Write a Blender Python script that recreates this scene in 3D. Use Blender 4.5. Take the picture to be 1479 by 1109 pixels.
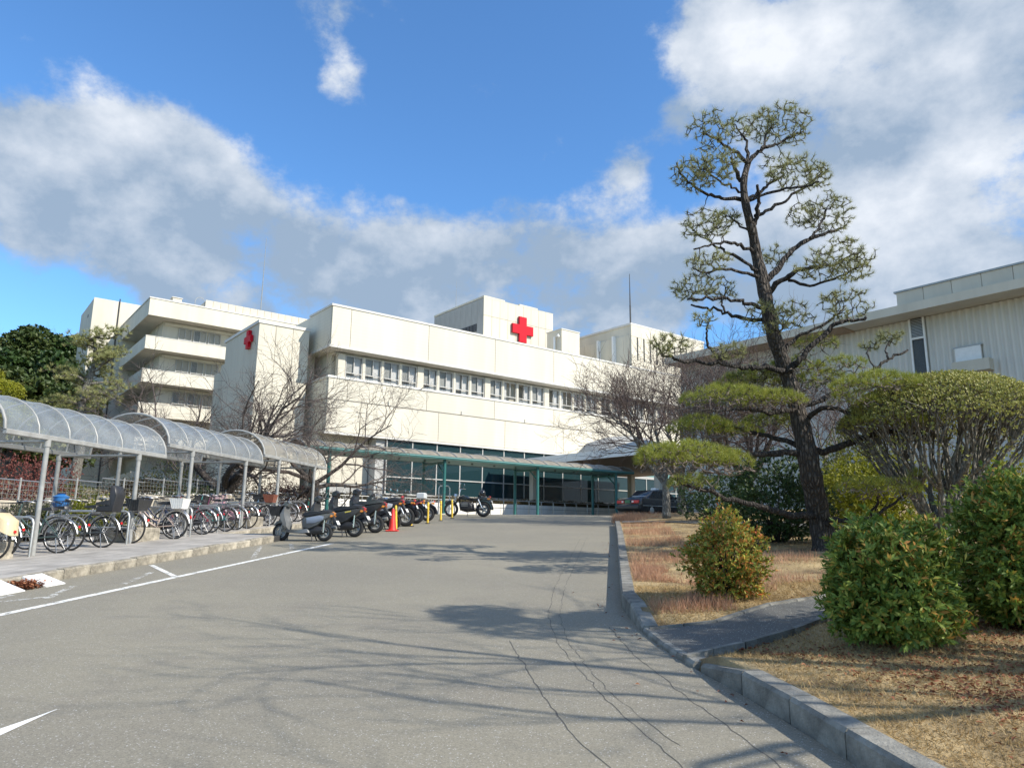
import bpy, math, random
import numpy as np
from mathutils import Vector, Matrix
for o in list(bpy.data.objects): bpy.data.objects.remove(o)
SC = bpy.context.scene
COL = SC.collection
# ------------------------------------------------------------------ camera
FPX, CX, CY = 1058.0, 739.5, 554.5            # focal length and centre in photo pixels
EYE = np.array([0.0, 0.0, 1.6])
_p, _r = math.radians(11.3), math.radians(0.65)
FW = np.array([0, math.cos(_p), math.sin(_p)])
_u0 = np.array([0, -math.sin(_p), math.cos(_p)]); _r0 = np.array([1.0, 0, 0])
RT = _r0*math.cos(_r)+_u0*math.sin(_r); UP = -_r0*math.sin(_r)+_u0*math.cos(_r)
cd = bpy.data.cameras.new('camera'); cam = bpy.data.objects.new('camera', cd); COL.objects.link(cam)
cd.sensor_width = 36; cd.lens = 36*FPX/1479; cd.clip_start = .05; cd.clip_end = 3000
cam.matrix_world = Matrix(((RT[0], UP[0], -FW[0], EYE[0]), (RT[1], UP[1], -FW[1], EYE[1]), (RT[2], UP[2], -FW[2], EYE[2]), (0, 0, 0, 1)))
SC.camera = cam
def ray(px, py): return FW+RT*(px-CX)/FPX-UP*(py-CY)/FPX
def at(px, py, y):
    d = ray(px, py); return EYE+d*(y/d[1])
# ------------------------------------------------------------------ light
SUN_EL = math.radians(39); SUN_AZ = math.atan2(.89, -.46)     # azimuth from +Y towards +X
TOSUN = Vector((math.sin(SUN_AZ)*math.cos(SUN_EL), math.cos(SUN_AZ)*math.cos(SUN_EL), math.sin(SUN_EL)))
sd = bpy.data.lights.new('sun', 'SUN'); sd.energy = 3.7; sd.angle = math.radians(.53); sd.color = (1, .94, .84)
so = bpy.data.objects.new('sun', sd); COL.objects.link(so); so.location = (40, -10, 60)
so.rotation_euler = TOSUN.to_track_quat('Z', 'Y').to_euler()
SC.view_settings.view_transform = 'Standard'; SC.view_settings.look = 'None'
SC.view_settings.gamma = 1; SC.view_settings.exposure = .74; SC.view_settings.use_curve_mapping = False
# sky with clouds
W = bpy.data.worlds.new('World'); SC.world = W; W.use_nodes = True
nt = W.node_tree; nt.nodes.clear()
def nd(t, **k):
    n = nt.nodes.new(t)
    for a, b in k.items(): setattr(n, a, b)
    return n
def sock(x, s):
    if isinstance(x, bpy.types.NodeSocket): nt.links.new(x, s)
    else: s.default_value = x
def mth(op, a, b=0., c=None, clamp=False):
    n = nd('ShaderNodeMath', operation=op, use_clamp=clamp); sock(a, n.inputs[0]); sock(b, n.inputs[1])
    if c is not None: sock(c, n.inputs[2])
    return n.outputs[0]
def sstep(x, a, b):
    n = nd('ShaderNodeMapRange', interpolation_type='SMOOTHSTEP'); sock(x, n.inputs[0]); n.inputs[1].default_value = a; n.inputs[2].default_value = b
    return n.outputs[0]
tc = nd('ShaderNodeTexCoord'); DIR = tc.outputs['Generated']
def fbm(scale, det, rough=.55, off=(0, 0, 0), dist=0.):
    v = nd('ShaderNodeVectorMath', operation='ADD'); nt.links.new(DIR, v.inputs[0]); v.inputs[1].default_value = off
    sc = nd('ShaderNodeVectorMath', operation='MULTIPLY'); nt.links.new(v.outputs[0], sc.inputs[0]); sc.inputs[1].default_value = (1, 1, 1.35)
    n = nd('ShaderNodeTexNoise'); n.inputs['Scale'].default_value = scale; n.inputs['Detail'].default_value = det
    n.inputs['Roughness'].default_value = rough; n.inputs['Distortion'].default_value = dist
    nt.links.new(sc.outputs[0], n.inputs['Vector']); return n.outputs['Fac']
def blobs(lst):
    tot = None
    for px, py, r, a in lst:
        d = ray(px, py); d = d/np.linalg.norm(d); ra = math.atan(r/FPX)*.92
        n = nd('ShaderNodeVectorMath', operation='DOT_PRODUCT'); nt.links.new(DIR, n.inputs[0]); n.inputs[1].default_value = tuple(d)
        k = 2/ra**2
        e = mth('EXPONENT', mth('MULTIPLY_ADD', n.outputs['Value'], k, -k))
        tot = mth('MULTIPLY_ADD', e, a, 0. if tot is None else tot)
    return tot
CL = [(-20, 245, 92, 1.05), (110, 232, 80, 1), (240, 248, 78, .95), (300, 330, 120, .9), (430, 410, 100, .95), (240, 430, 70, .7), (590, 415, 105, .95), (740, 392, 98, .95), (900, 410, 110, 1), (620, 480, 110, .6), (860, 490, 110, .6), (330, 440, 80, .5),
      (500, 120, 40, .74), (465, 128, 24, .35), (455, 10, 60, .48), (480, 55, 30, .3), (545, 0, 50, .38), (690, 124, 26, .35), (1010, 20, 60, .7), (1100, 110, 95, 1), (1250, 100, 125, 1.05), (1420, 80, 150, 1.1), (1170, 200, 65, .7), (910, 240, 40, .65), (975, 185, 42, .65),
      (1300, 340, 85, 1.1), (1460, 300, 95, 1.1), (1200, 410, 115, 1), (1390, 410, 115, 1), (1040, 390, 95, .9)]
LIT = [(60, 190, 60, .6), (190, 180, 50, .4), (490, 110, 50, .75), (460, 10, 60, .55), (1050, 90, 75, .8), (1170, 60, 95, .7), (1340, 20, 100, .55), (1290, 290, 60, .9), (1450, 235, 70, 1), (480, 400, 45, .45), (690, 320, 70, .3), (870, 350, 70, .3), (1040, 320, 70, .5)]
f1 = fbm(5.6, 9, .63, (3.1, .7, 1.9))
f3 = fbm(5.6, 4, .55, (3.1+.05*TOSUN[0], .7+.05*TOSUN[1], 1.9+.06))
vd = nd('ShaderNodeVectorMath', operation='DOT_PRODUCT'); nt.links.new(DIR, vd.inputs[0]); vd.inputs[1].default_value = tuple(FW)
outw = sstep(vd.outputs['Value'], .74, .60)
gen = mth('MULTIPLY', sstep(fbm(2.1, 2, .5, (5, 2, 8)), .42, .60), outw)
bl = blobs(CL)
field = mth('MINIMUM', mth('ADD', bl, gen), 1.0)
dens = mth('ADD', field, mth('MULTIPLY_ADD', f1, 2.6, -1.3))
mask = sstep(dens, .36, .86)
rel = mth('SUBTRACT', f1, f3)
lit = mth('ADD', mth('MULTIPLY_ADD', blobs(LIT), .62, .10), mth('MULTIPLY', gen, .35))
lit = mth('ADD', lit, mth('MULTIPLY', rel, 2.3), clamp=True)
cr = nd('ShaderNodeMix', data_type='RGBA'); sock(lit, cr.inputs[0]); cr.inputs[6].default_value = (1.95, 2.55, 3.35, 1); cr.inputs[7].default_value = (5.3, 5.5, 5.8, 1)
sky = nd('ShaderNodeTexSky'); sky.sky_type = 'NISHITA'; sky.sun_disc = False; sky.sun_elevation = SUN_EL; sky.sun_rotation = SUN_AZ
sky.air_density = 1.0; sky.dust_density = .3; sky.ozone_density = 1.5
mx = nd('ShaderNodeMix', data_type='RGBA'); sock(mth('MULTIPLY', mask, .96), mx.inputs[0]); tint = nd('ShaderNodeVectorMath', operation='MULTIPLY'); nt.links.new(sky.outputs[0], tint.inputs[0]); tint.inputs[1].default_value = (.66, 1.04, 1.36); nt.links.new(tint.outputs[0], mx.inputs[6]); nt.links.new(cr.outputs[2], mx.inputs[7])
bg = nd('ShaderNodeBackground'); bg.inputs[1].default_value = .108; nt.links.new(mx.outputs[2], bg.inputs[0])
W.cycles.sampling_method = 'MANUAL'; W.cycles.sample_map_resolution = 256
wo = nd('ShaderNodeOutputWorld'); nt.links.new(bg.outputs[0], wo.inputs[0])

# ------------------------------------------------------------------ helpers
RNG = np.random.default_rng(7)
random.seed(7)
def newmat(name):
    m = bpy.data.materials.new(name); m.use_nodes = True
    return m, m.node_tree, m.node_tree.nodes['Principled BSDF']
def c4(c): return (c[0], c[1], c[2], 1)
def M(name, c, rough=.6, var=.12, sc=5., bump=0., bsc=40., metal=0., rand=0., c2=None, stretch=None, coat=0., lo=.35, hi=.65, det=6, spec=None):
    m, t, b = newmat(name); L = t.links
    def n(ty): return t.nodes.new(ty)
    co = n('ShaderNodeTexCoord').outputs['Object']
    if stretch:
        mp = n('ShaderNodeMapping'); mp.inputs['Scale'].default_value = stretch; L.new(co, mp.inputs[0]); co = mp.outputs[0]
    nz = n('ShaderNodeTexNoise'); nz.inputs['Scale'].default_value = sc; nz.inputs['Detail'].default_value = det; nz.inputs['Roughness'].default_value = .6; L.new(co, nz.inputs['Vector'])
    mr = n('ShaderNodeMapRange'); mr.inputs[1].default_value = lo; mr.inputs[2].default_value = hi; L.new(nz.outputs['Fac'], mr.inputs[0])
    mx = n('ShaderNodeMix'); mx.data_type = 'RGBA'; L.new(mr.outputs[0], mx.inputs[0])
    mx.inputs[6].default_value = c4([x*(1-var) for x in c]); mx.inputs[7].default_value = c4(c2 if c2 else [min(1, x*(1+var)) for x in c])
    out = mx.outputs[2]
    if rand:
        oi = n('ShaderNodeObjectInfo'); r = n('ShaderNodeMapRange'); r.inputs[3].default_value = 1-rand; r.inputs[4].default_value = 1+rand*.6; L.new(oi.outputs['Random'], r.inputs[0])
        mm = n('ShaderNodeVectorMath'); mm.operation = 'SCALE'; L.new(out, mm.inputs[0]); L.new(r.outputs[0], mm.inputs['Scale']); out = mm.outputs[0]
    L.new(out, b.inputs['Base Color']); b.inputs['Roughness'].default_value = rough; b.inputs['Metallic'].default_value = metal
    if coat: b.inputs['Coat Weight'].default_value = coat
    if spec is not None: b.inputs['Specular IOR Level'].default_value = spec
    if bump:
        nb = n('ShaderNodeTexNoise'); nb.inputs['Scale'].default_value = bsc; nb.inputs['Detail'].default_value = 5; L.new(co, nb.inputs['Vector'])
        bp = n('ShaderNodeBump'); bp.inputs['Strength'].default_value = min(1, bump); bp.inputs['Distance'].default_value = .02; L.new(nb.outputs['Fac'], bp.inputs['Height']); L.new(bp.outputs[0], b.inputs['Normal'])
    return m
def leafmat(name, cols, rough=.5, trans=.3, nsc=1.5, namt=.5, spec=.4):
    m, t, b = newmat(name); L = t.links
    g = t.nodes.new('ShaderNodeNewGeometry'); nz = t.nodes.new('ShaderNodeTexNoise'); nz.inputs['Scale'].default_value = nsc; nz.inputs['Detail'].default_value = 3
    L.new(t.nodes.new('ShaderNodeTexCoord').outputs['Object'], nz.inputs['Vector'])
    a = t.nodes.new('ShaderNodeMath'); a.operation = 'MULTIPLY_ADD'; L.new(nz.outputs['Fac'], a.inputs[0]); a.inputs[1].default_value = namt*1.6
    s = t.nodes.new('ShaderNodeMath'); s.operation = 'MULTIPLY_ADD'; L.new(g.outputs['Random Per Island'], s.inputs[0]); s.inputs[1].default_value = 1-namt; s.inputs[2].default_value = -.3*namt
    L.new(s.outputs[0], a.inputs[2])
    r = t.nodes.new('ShaderNodeValToRGB'); e = r.color_ramp.elements
    for i, (p, c) in enumerate(cols):
        x = e[i] if i < 2 else e.new(p)
        x.position = p; x.color = c4(c)
    L.new(a.outputs[0], r.inputs[0]); L.new(r.outputs[0], b.inputs['Base Color']); b.inputs['Roughness'].default_value = rough; b.inputs['Specular IOR Level'].default_value = spec
    tr = t.nodes.new('ShaderNodeBsdfTranslucent'); L.new(r.outputs[0], tr.inputs[0]); mxs = t.nodes.new('ShaderNodeMixShader'); mxs.inputs[0].default_value = trans
    L.new(b.outputs[0], mxs.inputs[1]); L.new(tr.outputs[0], mxs.inputs[2]); L.new(mxs.outputs[0], t.nodes['Material Output'].inputs[0])
    return m
def glassmat(name, tint=(.05, .09, .1), alpha=.5, rough=.05):
    m, t, b = newmat(name); b.inputs['Base Color'].default_value = c4(tint); b.inputs['Roughness'].default_value = rough; b.inputs['Alpha'].default_value = alpha; b.inputs['IOR'].default_value = 1.52
    nz = t.nodes.new('ShaderNodeTexNoise'); nz.inputs['Scale'].default_value = .7
    t.links.new(t.nodes.new('ShaderNodeTexCoord').outputs['Object'], nz.inputs['Vector'])
    bp = t.nodes.new('ShaderNodeBump'); bp.inputs['Strength'].default_value = .05; bp.inputs['Distance'].default_value = .05; t.links.new(nz.outputs['Fac'], bp.inputs['Height']); t.links.new(bp.outputs[0], b.inputs['Normal'])
    return m
def vec(a): return np.array(a, float)
class MB:
    def __init__(s): s.v = []; s.f = []
    def add(s, vs, fs):
        o = len(s.v); s.v += [tuple(map(float, v)) for v in vs]; s.f += [tuple(i+o for i in f) for f in fs]; return s
    def box(s, x0, x1, y0, y1, z0, z1):
        return s.add([(x0, y0, z0), (x1, y0, z0), (x1, y1, z0), (x0, y1, z0), (x0, y0, z1), (x1, y0, z1), (x1, y1, z1), (x0, y1, z1)],
                     [(0, 3, 2, 1), (4, 5, 6, 7), (0, 1, 5, 4), (1, 2, 6, 5), (2, 3, 7, 6), (3, 0, 4, 7)])
    def bbox(s, x0, x1, y0, y1, z0, z1, b=.01):   # box with chamfered edges
        v = []
        for z, i in ((z0, b), (z0+b, 0), (z1-b, 0), (z1, b)):
            for (x, y) in ((x0+i+b, y0+i), (x1-i-b, y0+i), (x1-i, y0+i+b), (x1-i, y1-i-b), (x1-i-b, y1-i), (x0+i+b, y1-i), (x0+i, y1-i-b), (x0+i, y0+i+b)): v.append((x, y, z))
        f = [tuple(range(7, -1, -1)), tuple(range(24, 32))]
        for k in range(3):
            for i in range(8): f.append((k*8+i, k*8+(i+1) % 8, k*8+8+(i+1) % 8, k*8+8+i))
        return s.add(v, f)
    def tube(s, pts, rad, n=6, cap=True):
        pts = [vec(p) for p in pts]; m = len(pts)
        if np.isscalar(rad): rad = [rad]*m
        t0 = pts[1]-pts[0]; a = np.array([0, 0, 1.]) if abs(t0[2]) < .9*np.linalg.norm(t0) else np.array([1., 0, 0])
        vs = []; u = None
        for i in range(m):
            t = (pts[min(i+1, m-1)]-pts[max(i-1, 0)]); t = t/(np.linalg.norm(t)+1e-9)
            if u is None: u = np.cross(t, a)
            u = u-t*(u@t); u = u/(np.linalg.norm(u)+1e-9); w = np.cross(t, u)
            for k in range(n):
                an = 2*math.pi*k/n; vs.append(pts[i]+(u*math.cos(an)+w*math.sin(an))*rad[i])
        fs = [(i*n+k, i*n+(k+1) % n, (i+1)*n+(k+1) % n, (i+1)*n+k) for i in range(m-1) for k in range(n)]
        if cap and n > 3: fs += [tuple(range(n-1, -1, -1)), tuple(range((m-1)*n, m*n))]
        return s.add(vs, fs)
    def prof(s, pts, hw, y=0., ins=.75, core=.6):   # side outline (x,z) with rounded flanks
        pts = [vec(p) for p in pts]; c = sum(pts)/len(pts); n = len(pts); vs = []
        for yy, k in ((-hw, ins), (-hw*core, 1.), (hw*core, 1.), (hw, ins)):
            for p in pts: q = c+(p-c)*k; vs.append((q[0], y+yy, q[1]))
        fs = [tuple(range(n)), tuple(range(4*n-1, 3*n-1, -1))]
        for j in range(3):
            for i in range(n): fs.append((j*n+(i+1) % n, j*n+i, (j+1)*n+i, (j+1)*n+(i+1) % n))
        return s.add(vs, fs)
    def lathe(s, pr, n=16, c=(0, 0, 0), ax='z'):
        vs = []
        for r, h in pr:
            for k in range(n):
                a = 2*math.pi*k/n; x, y = r*math.cos(a), r*math.sin(a)
                p = (x, y, h) if ax == 'z' else ((x, h, y) if ax == 'y' else (h, x, y)); vs.append((p[0]+c[0], p[1]+c[1], p[2]+c[2]))
        fs = [(i*n+k, i*n+(k+1) % n, (i+1)*n+(k+1) % n, (i+1)*n+k) for i in range(len(pr)-1) for k in range(n)]
        if pr[0][0] > 1e-6: fs.append(tuple(range(n-1, -1, -1)))
        if pr[-1][0] > 1e-6: fs.append(tuple(range((len(pr)-1)*n, len(pr)*n)))
        return s.add(vs, fs)
    def torus(s, R, r, n=28, m=8, c=(0, 0, 0), a0=0., a1=2*math.pi):     # in the xz plane
        full = a1-a0 > 6.28; N = n if full else n+1; vs = []
        for i in range(N):
            a = a0+(a1-a0)*i/n
            for k in range(m):
                b = 2*math.pi*k/m; q = R+r*math.cos(b); vs.append((c[0]+q*math.cos(a), c[1]+r*math.sin(b), c[2]+q*math.sin(a)))
        fs = [((i % N)*m+k, (i % N)*m+(k+1) % m, ((i+1) % N)*m+(k+1) % m, ((i+1) % N)*m+k) for i in range(n) for k in range(m)]
        return s.add(vs, fs)
    def mesh(s, name, mat, smooth=False):
        me = bpy.data.meshes.new(name); me.from_pydata(s.v, [], s.f); me.validate(); me.update()
        if mat: me.materials.append(mat)
        if smooth:
            me.polygons.foreach_set('use_smooth', [True]*len(me.polygons))
            if smooth != 'all' and hasattr(me, 'set_sharp_from_angle'): me.set_sharp_from_angle(angle=math.radians(50))
        return me
    def build(s, name, mat, parent=None, smooth=False): return link(name, s.mesh(name, mat, smooth), parent)
def link(name, me, parent=None, loc=(0, 0, 0), rot=(0, 0, 0)):
    o = bpy.data.objects.new(name, me); COL.objects.link(o); o.location = loc; o.rotation_euler = rot
    if parent: o.parent = parent
    return o
def npmesh(name, V, Fc, mat, smooth=False):
    V = np.asarray(V, np.float32).reshape(-1, 3); Fc = np.asarray(Fc, np.int32); k = Fc.shape[1]
    me = bpy.data.meshes.new(name); me.vertices.add(len(V)); me.vertices.foreach_set('co', V.ravel())
    me.loops.add(Fc.size); me.loops.foreach_set('vertex_index', Fc.ravel()); me.polygons.add(len(Fc)); me.polygons.foreach_set('loop_start', np.arange(0, Fc.size, k, dtype=np.int32))
    me.update(calc_edges=True); me.materials.append(mat)
    if smooth: me.polygons.foreach_set('use_smooth', np.ones(len(Fc), bool))
    return me
def tag(o, label=None, cat=None, group=None, kind=None):
    if label: o['label'] = label
    if cat: o['category'] = cat
    if group: o['group'] = group
    if kind: o['kind'] = kind
    return o
def thing(name, label, cat, loc=(0, 0, 0), rz=0., group=None):
    o = bpy.data.objects.new(name, None); COL.objects.link(o); o.location = loc; o.rotation_euler = (0, 0, rz); o.empty_display_size = .2
    return tag(o, label, cat, group)
def norm(a): return a/(np.linalg.norm(a, axis=-1, keepdims=True)+1e-9)
def leaves(P, D, N, L, Wd, fold=.25):
    """folded two-triangle leaves: base P, direction D, normal N"""
    D = norm(D); S = norm(np.cross(D, N)); N = np.cross(S, D); n = len(P); L = np.asarray(L).reshape(-1, 1)*np.ones((n, 1)); Wd = np.asarray(Wd).reshape(-1, 1)*np.ones((n, 1))
    mid = P+D*L*.5+N*Wd*fold
    V = np.stack([P, mid+S*Wd*.5, P+D*L, mid-S*Wd*.5], 1).reshape(-1, 3)
    i = np.arange(n)[:, None]*4; Fc = np.concatenate([i+np.array([0, 1, 2]), i+np.array([0, 2, 3])], 0)
    return V, Fc
def rsph(n): return norm(RNG.normal(size=(n, 3)))
# road frame: s runs up the road, l to its right
def S2X(s, l): return .156*s+.988*l, .988*s-.156*l
def X2S(x, y): return .156*x+.988*y, .988*x-.156*y
def PR(s):
    k, a, b = .068, 30., 42.
    s = np.asarray(s, float); t = np.clip(s-a, 0, b-a)
    return k*np.clip(s, -40, a)+k*t-k*t*t/(2*(b-a))
def LAWN(s, l): return PR(s)+.16+.05*np.clip(np.asarray(l)-.6, 0, 14)
def G(s, l, off=0.):
    x, y = S2X(s, l); return (float(x), float(y), float(PR(s))+off)
ROADROT = math.atan2(.988, .156)          # angle of +s
# ------------------------------------------------------------------ materials
def asphalt(name, c, speck=.5):
    m, t, b = newmat(name); L = t.links
    n = lambda ty: t.nodes.new(ty)
    co = n('ShaderNodeTexCoord').outputs['Object']
    def noise(sc, det=4):
        x = n('ShaderNodeTexNoise'); x.inputs['Scale'].default_value = sc; x.inputs['Detail'].default_value = det; L.new(co, x.inputs['Vector']); return x.outputs['Fac']
    def mix(f, a, bb):
        x = n('ShaderNodeMix'); x.data_type = 'RGBA'; L.new(f, x.inputs[0])
        for i, q in ((6, a), (7, bb)):
            if isinstance(q, bpy.types.NodeSocket): L.new(q, x.inputs[i])
            else: x.inputs[i].default_value = c4(q)
        return x.outputs[2]
    def rng(f, a, bb):
        x = n('ShaderNodeMapRange'); x.inputs[1].default_value = a; x.inputs[2].default_value = bb; L.new(f, x.inputs[0]); return x.outputs[0]
    base = mix(rng(noise(.35, 5), .35, .65), [x*.80 for x in c], [c[0]*1.12, c[1]*1.1, c[2]*1.02])
    base = mix(rng(noise(1.7, 6), .5, .75), base, [c[0]*.8, c[1]*.78, c[2]*.78])
    v = n('ShaderNodeTexVoronoi'); v.inputs['Scale'].default_value = 130; L.new(co, v.inputs['Vector'])
    hs = n('ShaderNodeSeparateColor'); L.new(v.outputs['Color'], hs.inputs[0])
    base2 = mix(rng(hs.outputs[0], .0, 1.), [x*.55 for x in c], [x*1.35 for x in c])
    f = n('ShaderNodeMix'); f.data_type = 'RGBA'; f.inputs[0].default_value = speck; L.new(base, f.inputs[6]); L.new(base2, f.inputs[7])
    br = rng(hs.outputs[1], .972, .976)
    col = mix(br, f.outputs[2], [.42, .41, .38])
    L.new(col, b.inputs['Base Color']); b.inputs['Roughness'].default_value = .8; b.inputs['Specular IOR Level'].default_value = .35
    bp = n('ShaderNodeBump'); bp.inputs['Strength'].default_value = .45; bp.inputs['Distance'].default_value = .006; L.new(hs.outputs[2], bp.inputs['Height']); L.new(bp.outputs[0], b.inputs['Normal'])
    return m
def paint(name, c, wear):   # worn road paint: holes show the asphalt below
    m, t, b = newmat(name); L = t.links
    nz = t.nodes.new('ShaderNodeTexNoise'); nz.inputs['Scale'].default_value = 9; nz.inputs['Detail'].default_value = 9; nz.inputs['Roughness'].default_value = .75
    L.new(t.nodes.new('ShaderNodeTexCoord').outputs['Object'], nz.inputs['Vector'])
    mr = t.nodes.new('ShaderNodeMapRange'); mr.inputs[1].default_value = wear-.05; mr.inputs[2].default_value = wear+.06; L.new(nz.outputs['Fac'], mr.inputs[0]); L.new(mr.outputs[0], b.inputs['Alpha'])
    b.inputs['Base Color'].default_value = c4(c); b.inputs['Roughness'].default_value = .7
    return m
M_asph = asphalt('asphalt', (.25, .229, .18)); M_path = asphalt('dark path asphalt', (.13, .128, .118))
M_line = paint('white road paint', (.74, .73, .68), .42); M_worn = paint('worn road paint', (.7, .69, .64), .53); M_arrow = paint('fresh road paint', (.82, .81, .77), .3)
M_crack = M('crack filling', (.085, .08, .07), .9)
M_kerb = M('kerb concrete', (.195, .187, .162), .9, .55, 5, .6, 50, rand=.2, lo=.3, hi=.7, det=9)
M_kerbL = M('weathered kerb', (.34, .305, .24), .9, .45, 7, .6, 50, rand=.22, det=9)
M_pave = M('pavement', (.36, .335, .30), .85, .22, 2.0, .2, 50, stretch=(1, 1, 1), det=9)
M_soil = M('soil', (.17, .125, .08), .95, .5, 2.5, .8, 25, c2=(.30, .24, .14), det=9)
M_lawn = M('dry lawn', (.27, .185, .09), .95, .5, 1.6, .9, 45, c2=(.46, .34, .17), det=10)
M_ground = M('ground', (.22, .19, .13), .95, .3, .3)
M_cream = M('cream cladding', (.62, .572, .462), .62, .09, 1.1, stretch=(.5, .5, .05), rand=.04)
def courses(m, per=.22, dark=.93):      # fine horizontal tile courses on a cladding material
    t = m.node_tree; b = t.nodes['Principled BSDF']; src = b.inputs['Base Color'].links[0].from_socket; N = t.nodes.new
    sp = N('ShaderNodeSeparateXYZ'); t.links.new(N('ShaderNodeTexCoord').outputs['Object'], sp.inputs[0])
    a = N('ShaderNodeMath'); a.operation = 'DIVIDE'; t.links.new(sp.outputs[2], a.inputs[0]); a.inputs[1].default_value = per
    f = N('ShaderNodeMath'); f.operation = 'FRACT'; t.links.new(a.outputs[0], f.inputs[0]); g = N('ShaderNodeMath'); g.operation = 'LESS_THAN'; t.links.new(f.outputs[0], g.inputs[0]); g.inputs[1].default_value = .16
    r = N('ShaderNodeMapRange'); t.links.new(g.outputs[0], r.inputs[0]); r.inputs[3].default_value = 1; r.inputs[4].default_value = dark
    v = N('ShaderNodeVectorMath'); v.operation = 'SCALE'; t.links.new(src, v.inputs[0]); t.links.new(r.outputs[0], v.inputs['Scale']); t.links.new(v.outputs[0], b.inputs['Base Color'])
courses(M_cream)
M_creamb = M('cream concrete', (.60, .552, .445), .7, .09, .9, stretch=(.8, .8, .12), rand=.03)
M_beige = M('beige wall', (.58, .53, .43), .75, .1, .8)
M_coping = M('coping metal', (.6, .58, .53), .5, .08, 2)
M_grey = M('grey concrete', (.40, .395, .37), .8, .15, .7, stretch=(.8, .8, .25))
M_soffit = M('soffit', (.55, .52, .46), .8, .08, .6)
M_brownsoffit = M('brown soffit', (.34, .25, .18), .8, .12, .6)
M_joint = M('joint sealant', (.25, .235, .21), .8)
M_white = M('white paint', (.78, .78, .75), .45, .05)
M_frame = M('window frame', (.44, .43, .40), .5, .06)
M_whitewall = M('white low wall', (.74, .71, .65), .8, .1, 1.2, stretch=(1, 1, .3))
M_glass = glassmat('window glass', (.06, .08, .09), .12, .04)
M_lobby = glassmat('lobby glass', (.018, .045, .052), .9, .05)
M_curtain = M('curtain', (.72, .71, .68), .9, .08, 3); M_screen = M('window blind', (.36, .36, .33), .9)
M_interior = M('room interior', (.10, .10, .095), .9, .3, .4)
M_red = M('red emblem', (.60, .006, .02), .6, .04, spec=.2); M_redside = M('emblem return', (.33, .02, .03), .5)
M_dark = M('dark metal', (.05, .05, .05), .5); M_steel = M('galvanised steel', (.50, .50, .48), .42, .12, 9, metal=.75)
M_steelp = M('pale painted steel', (.31, .31, .295), .45, .14, 6, rand=.05)
M_alu = M('grey aluminium', (.36, .36, .34), .45, .1, 4, metal=.5)
M_green = M('teal paint', (.028, .135, .125), .4, .12, 4); M_green2 = M('pale teal soffit', (.13, .27, .26), .55, .08, 2)
M_bronze = M('bronze sheet', (.25, .22, .165), .45, .2, 3, stretch=(1, .3, 1), spec=.4)
# clear arched sheet of the cycle shelters
def sheet(name, c, a):
    m, t, b = newmat(name); b.inputs['Base Color'].default_value = c4(c); b.inputs['Roughness'].default_value = .12; b.inputs['IOR'].default_value = 1.5
    nz = t.nodes.new('ShaderNodeTexNoise'); nz.inputs['Scale'].default_value = 2.4; nz.inputs['Detail'].default_value = 7
    t.links.new(t.nodes.new('ShaderNodeTexCoord').outputs['Object'], nz.inputs['Vector'])
    mr = t.nodes.new('ShaderNodeMapRange'); mr.inputs[1].default_value = .3; mr.inputs[2].default_value = .75; mr.inputs[3].default_value = a-.14; mr.inputs[4].default_value = a+.16
    t.links.new(nz.outputs['Fac'], mr.inputs[0]); t.links.new(mr.outputs[0], b.inputs['Alpha'])
    return m
M_sheet = sheet('smoky clear sheet', (.34, .38, .41), .40); M_sheetd = sheet('dirty clear sheet', (.36, .34, .29), .66)

# ------------------------------------------------------------------ ground, road, kerbs
def sheetgrid(name, S, Lf, zf, mat, kind='structure', parent=None):
    V = []; nl = 0
    for s in S:
        ls = Lf(s); nl = len(ls)
        for l in ls: x, y = S2X(s, l); V.append((x, y, zf(s, l)))
    i, j = np.meshgrid(np.arange(len(S)-1), np.arange(nl-1), indexing='ij'); a = (i*nl+j).ravel()
    o = link(name, npmesh(name, V, np.stack([a, a+1, a+nl+1, a+nl], 1), mat, True), parent)
    if kind: o['kind'] = kind
    return o
KR = [(-14, 6.2), (-6, 4.2), (-2, 3.1), (1, 2.35), (3, 1.75), (4.79, 1.22), (5.35, 1.06), (6.1, .80), (6.8, .52), (7.5, .30), (8.28, .11), (9.0, 0.), (9.59, -.1), (13.96, -.19), (20, -.3), (26.3, -.46)]
def kr(s): return float(np.interp(s, [a for a, b in KR], [b for a, b in KR]))
def rright(s): return kr(s) if s < 26.3 else min(-.46+max(0, s-32)*1.7, 22)
def rleft(s): return -9.06 if s < 18.9 else (-10.9 if s < 33 else max(-10.9-(s-33)*1.5, -30))
sheetgrid('ground', np.array([-60, -40, -20, 0, 10, 20, 26, 30, 32, 34, 36, 38, 40, 42, 60, 120, 300, 900]), lambda s: np.array([-700, -200, -80, -40, -20, -10, 0, 10, 20, 40, 80, 200, 700.]), lambda s, l: PR(s)-.08, M_ground)
Ss = np.array(sorted(set(list(np.arange(-14, 44, 1.))+[18.88, 18.92, 26.3, 44, 50, 60, 75])))
sheetgrid('road', Ss, lambda s: np.linspace(rleft(s), rright(s), 10), lambda s, l: PR(s), M_asph)
ROAD = bpy.data.objects['road']
def strip(name, pts, w, mat, off, parent=ROAD):
    """painted strip along (s,l) points, w across"""
    V = []; n = len(pts); P = [vec(p) for p in pts]
    for i in range(n):
        t = P[min(i+1, n-1)]-P[max(i-1, 0)]; t = t/np.linalg.norm(t); q = np.array([-t[1], t[0]])*(w if np.isscalar(w) else w[i])/2
        for e in (P[i]-q, P[i]+q): x, y = S2X(*e); V.append((x, y, float(PR(e[0]))+off))
    Fc = [(2*i, 2*i+1, 2*i+3, 2*i+2) for i in range(n-1)]
    return link(name, npmesh(name, V, np.array(Fc), mat), parent)
strip('edge_line', [(s, -7.4) for s in np.arange(-10, 18.3, .7)], .13, M_line, .004)
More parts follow.
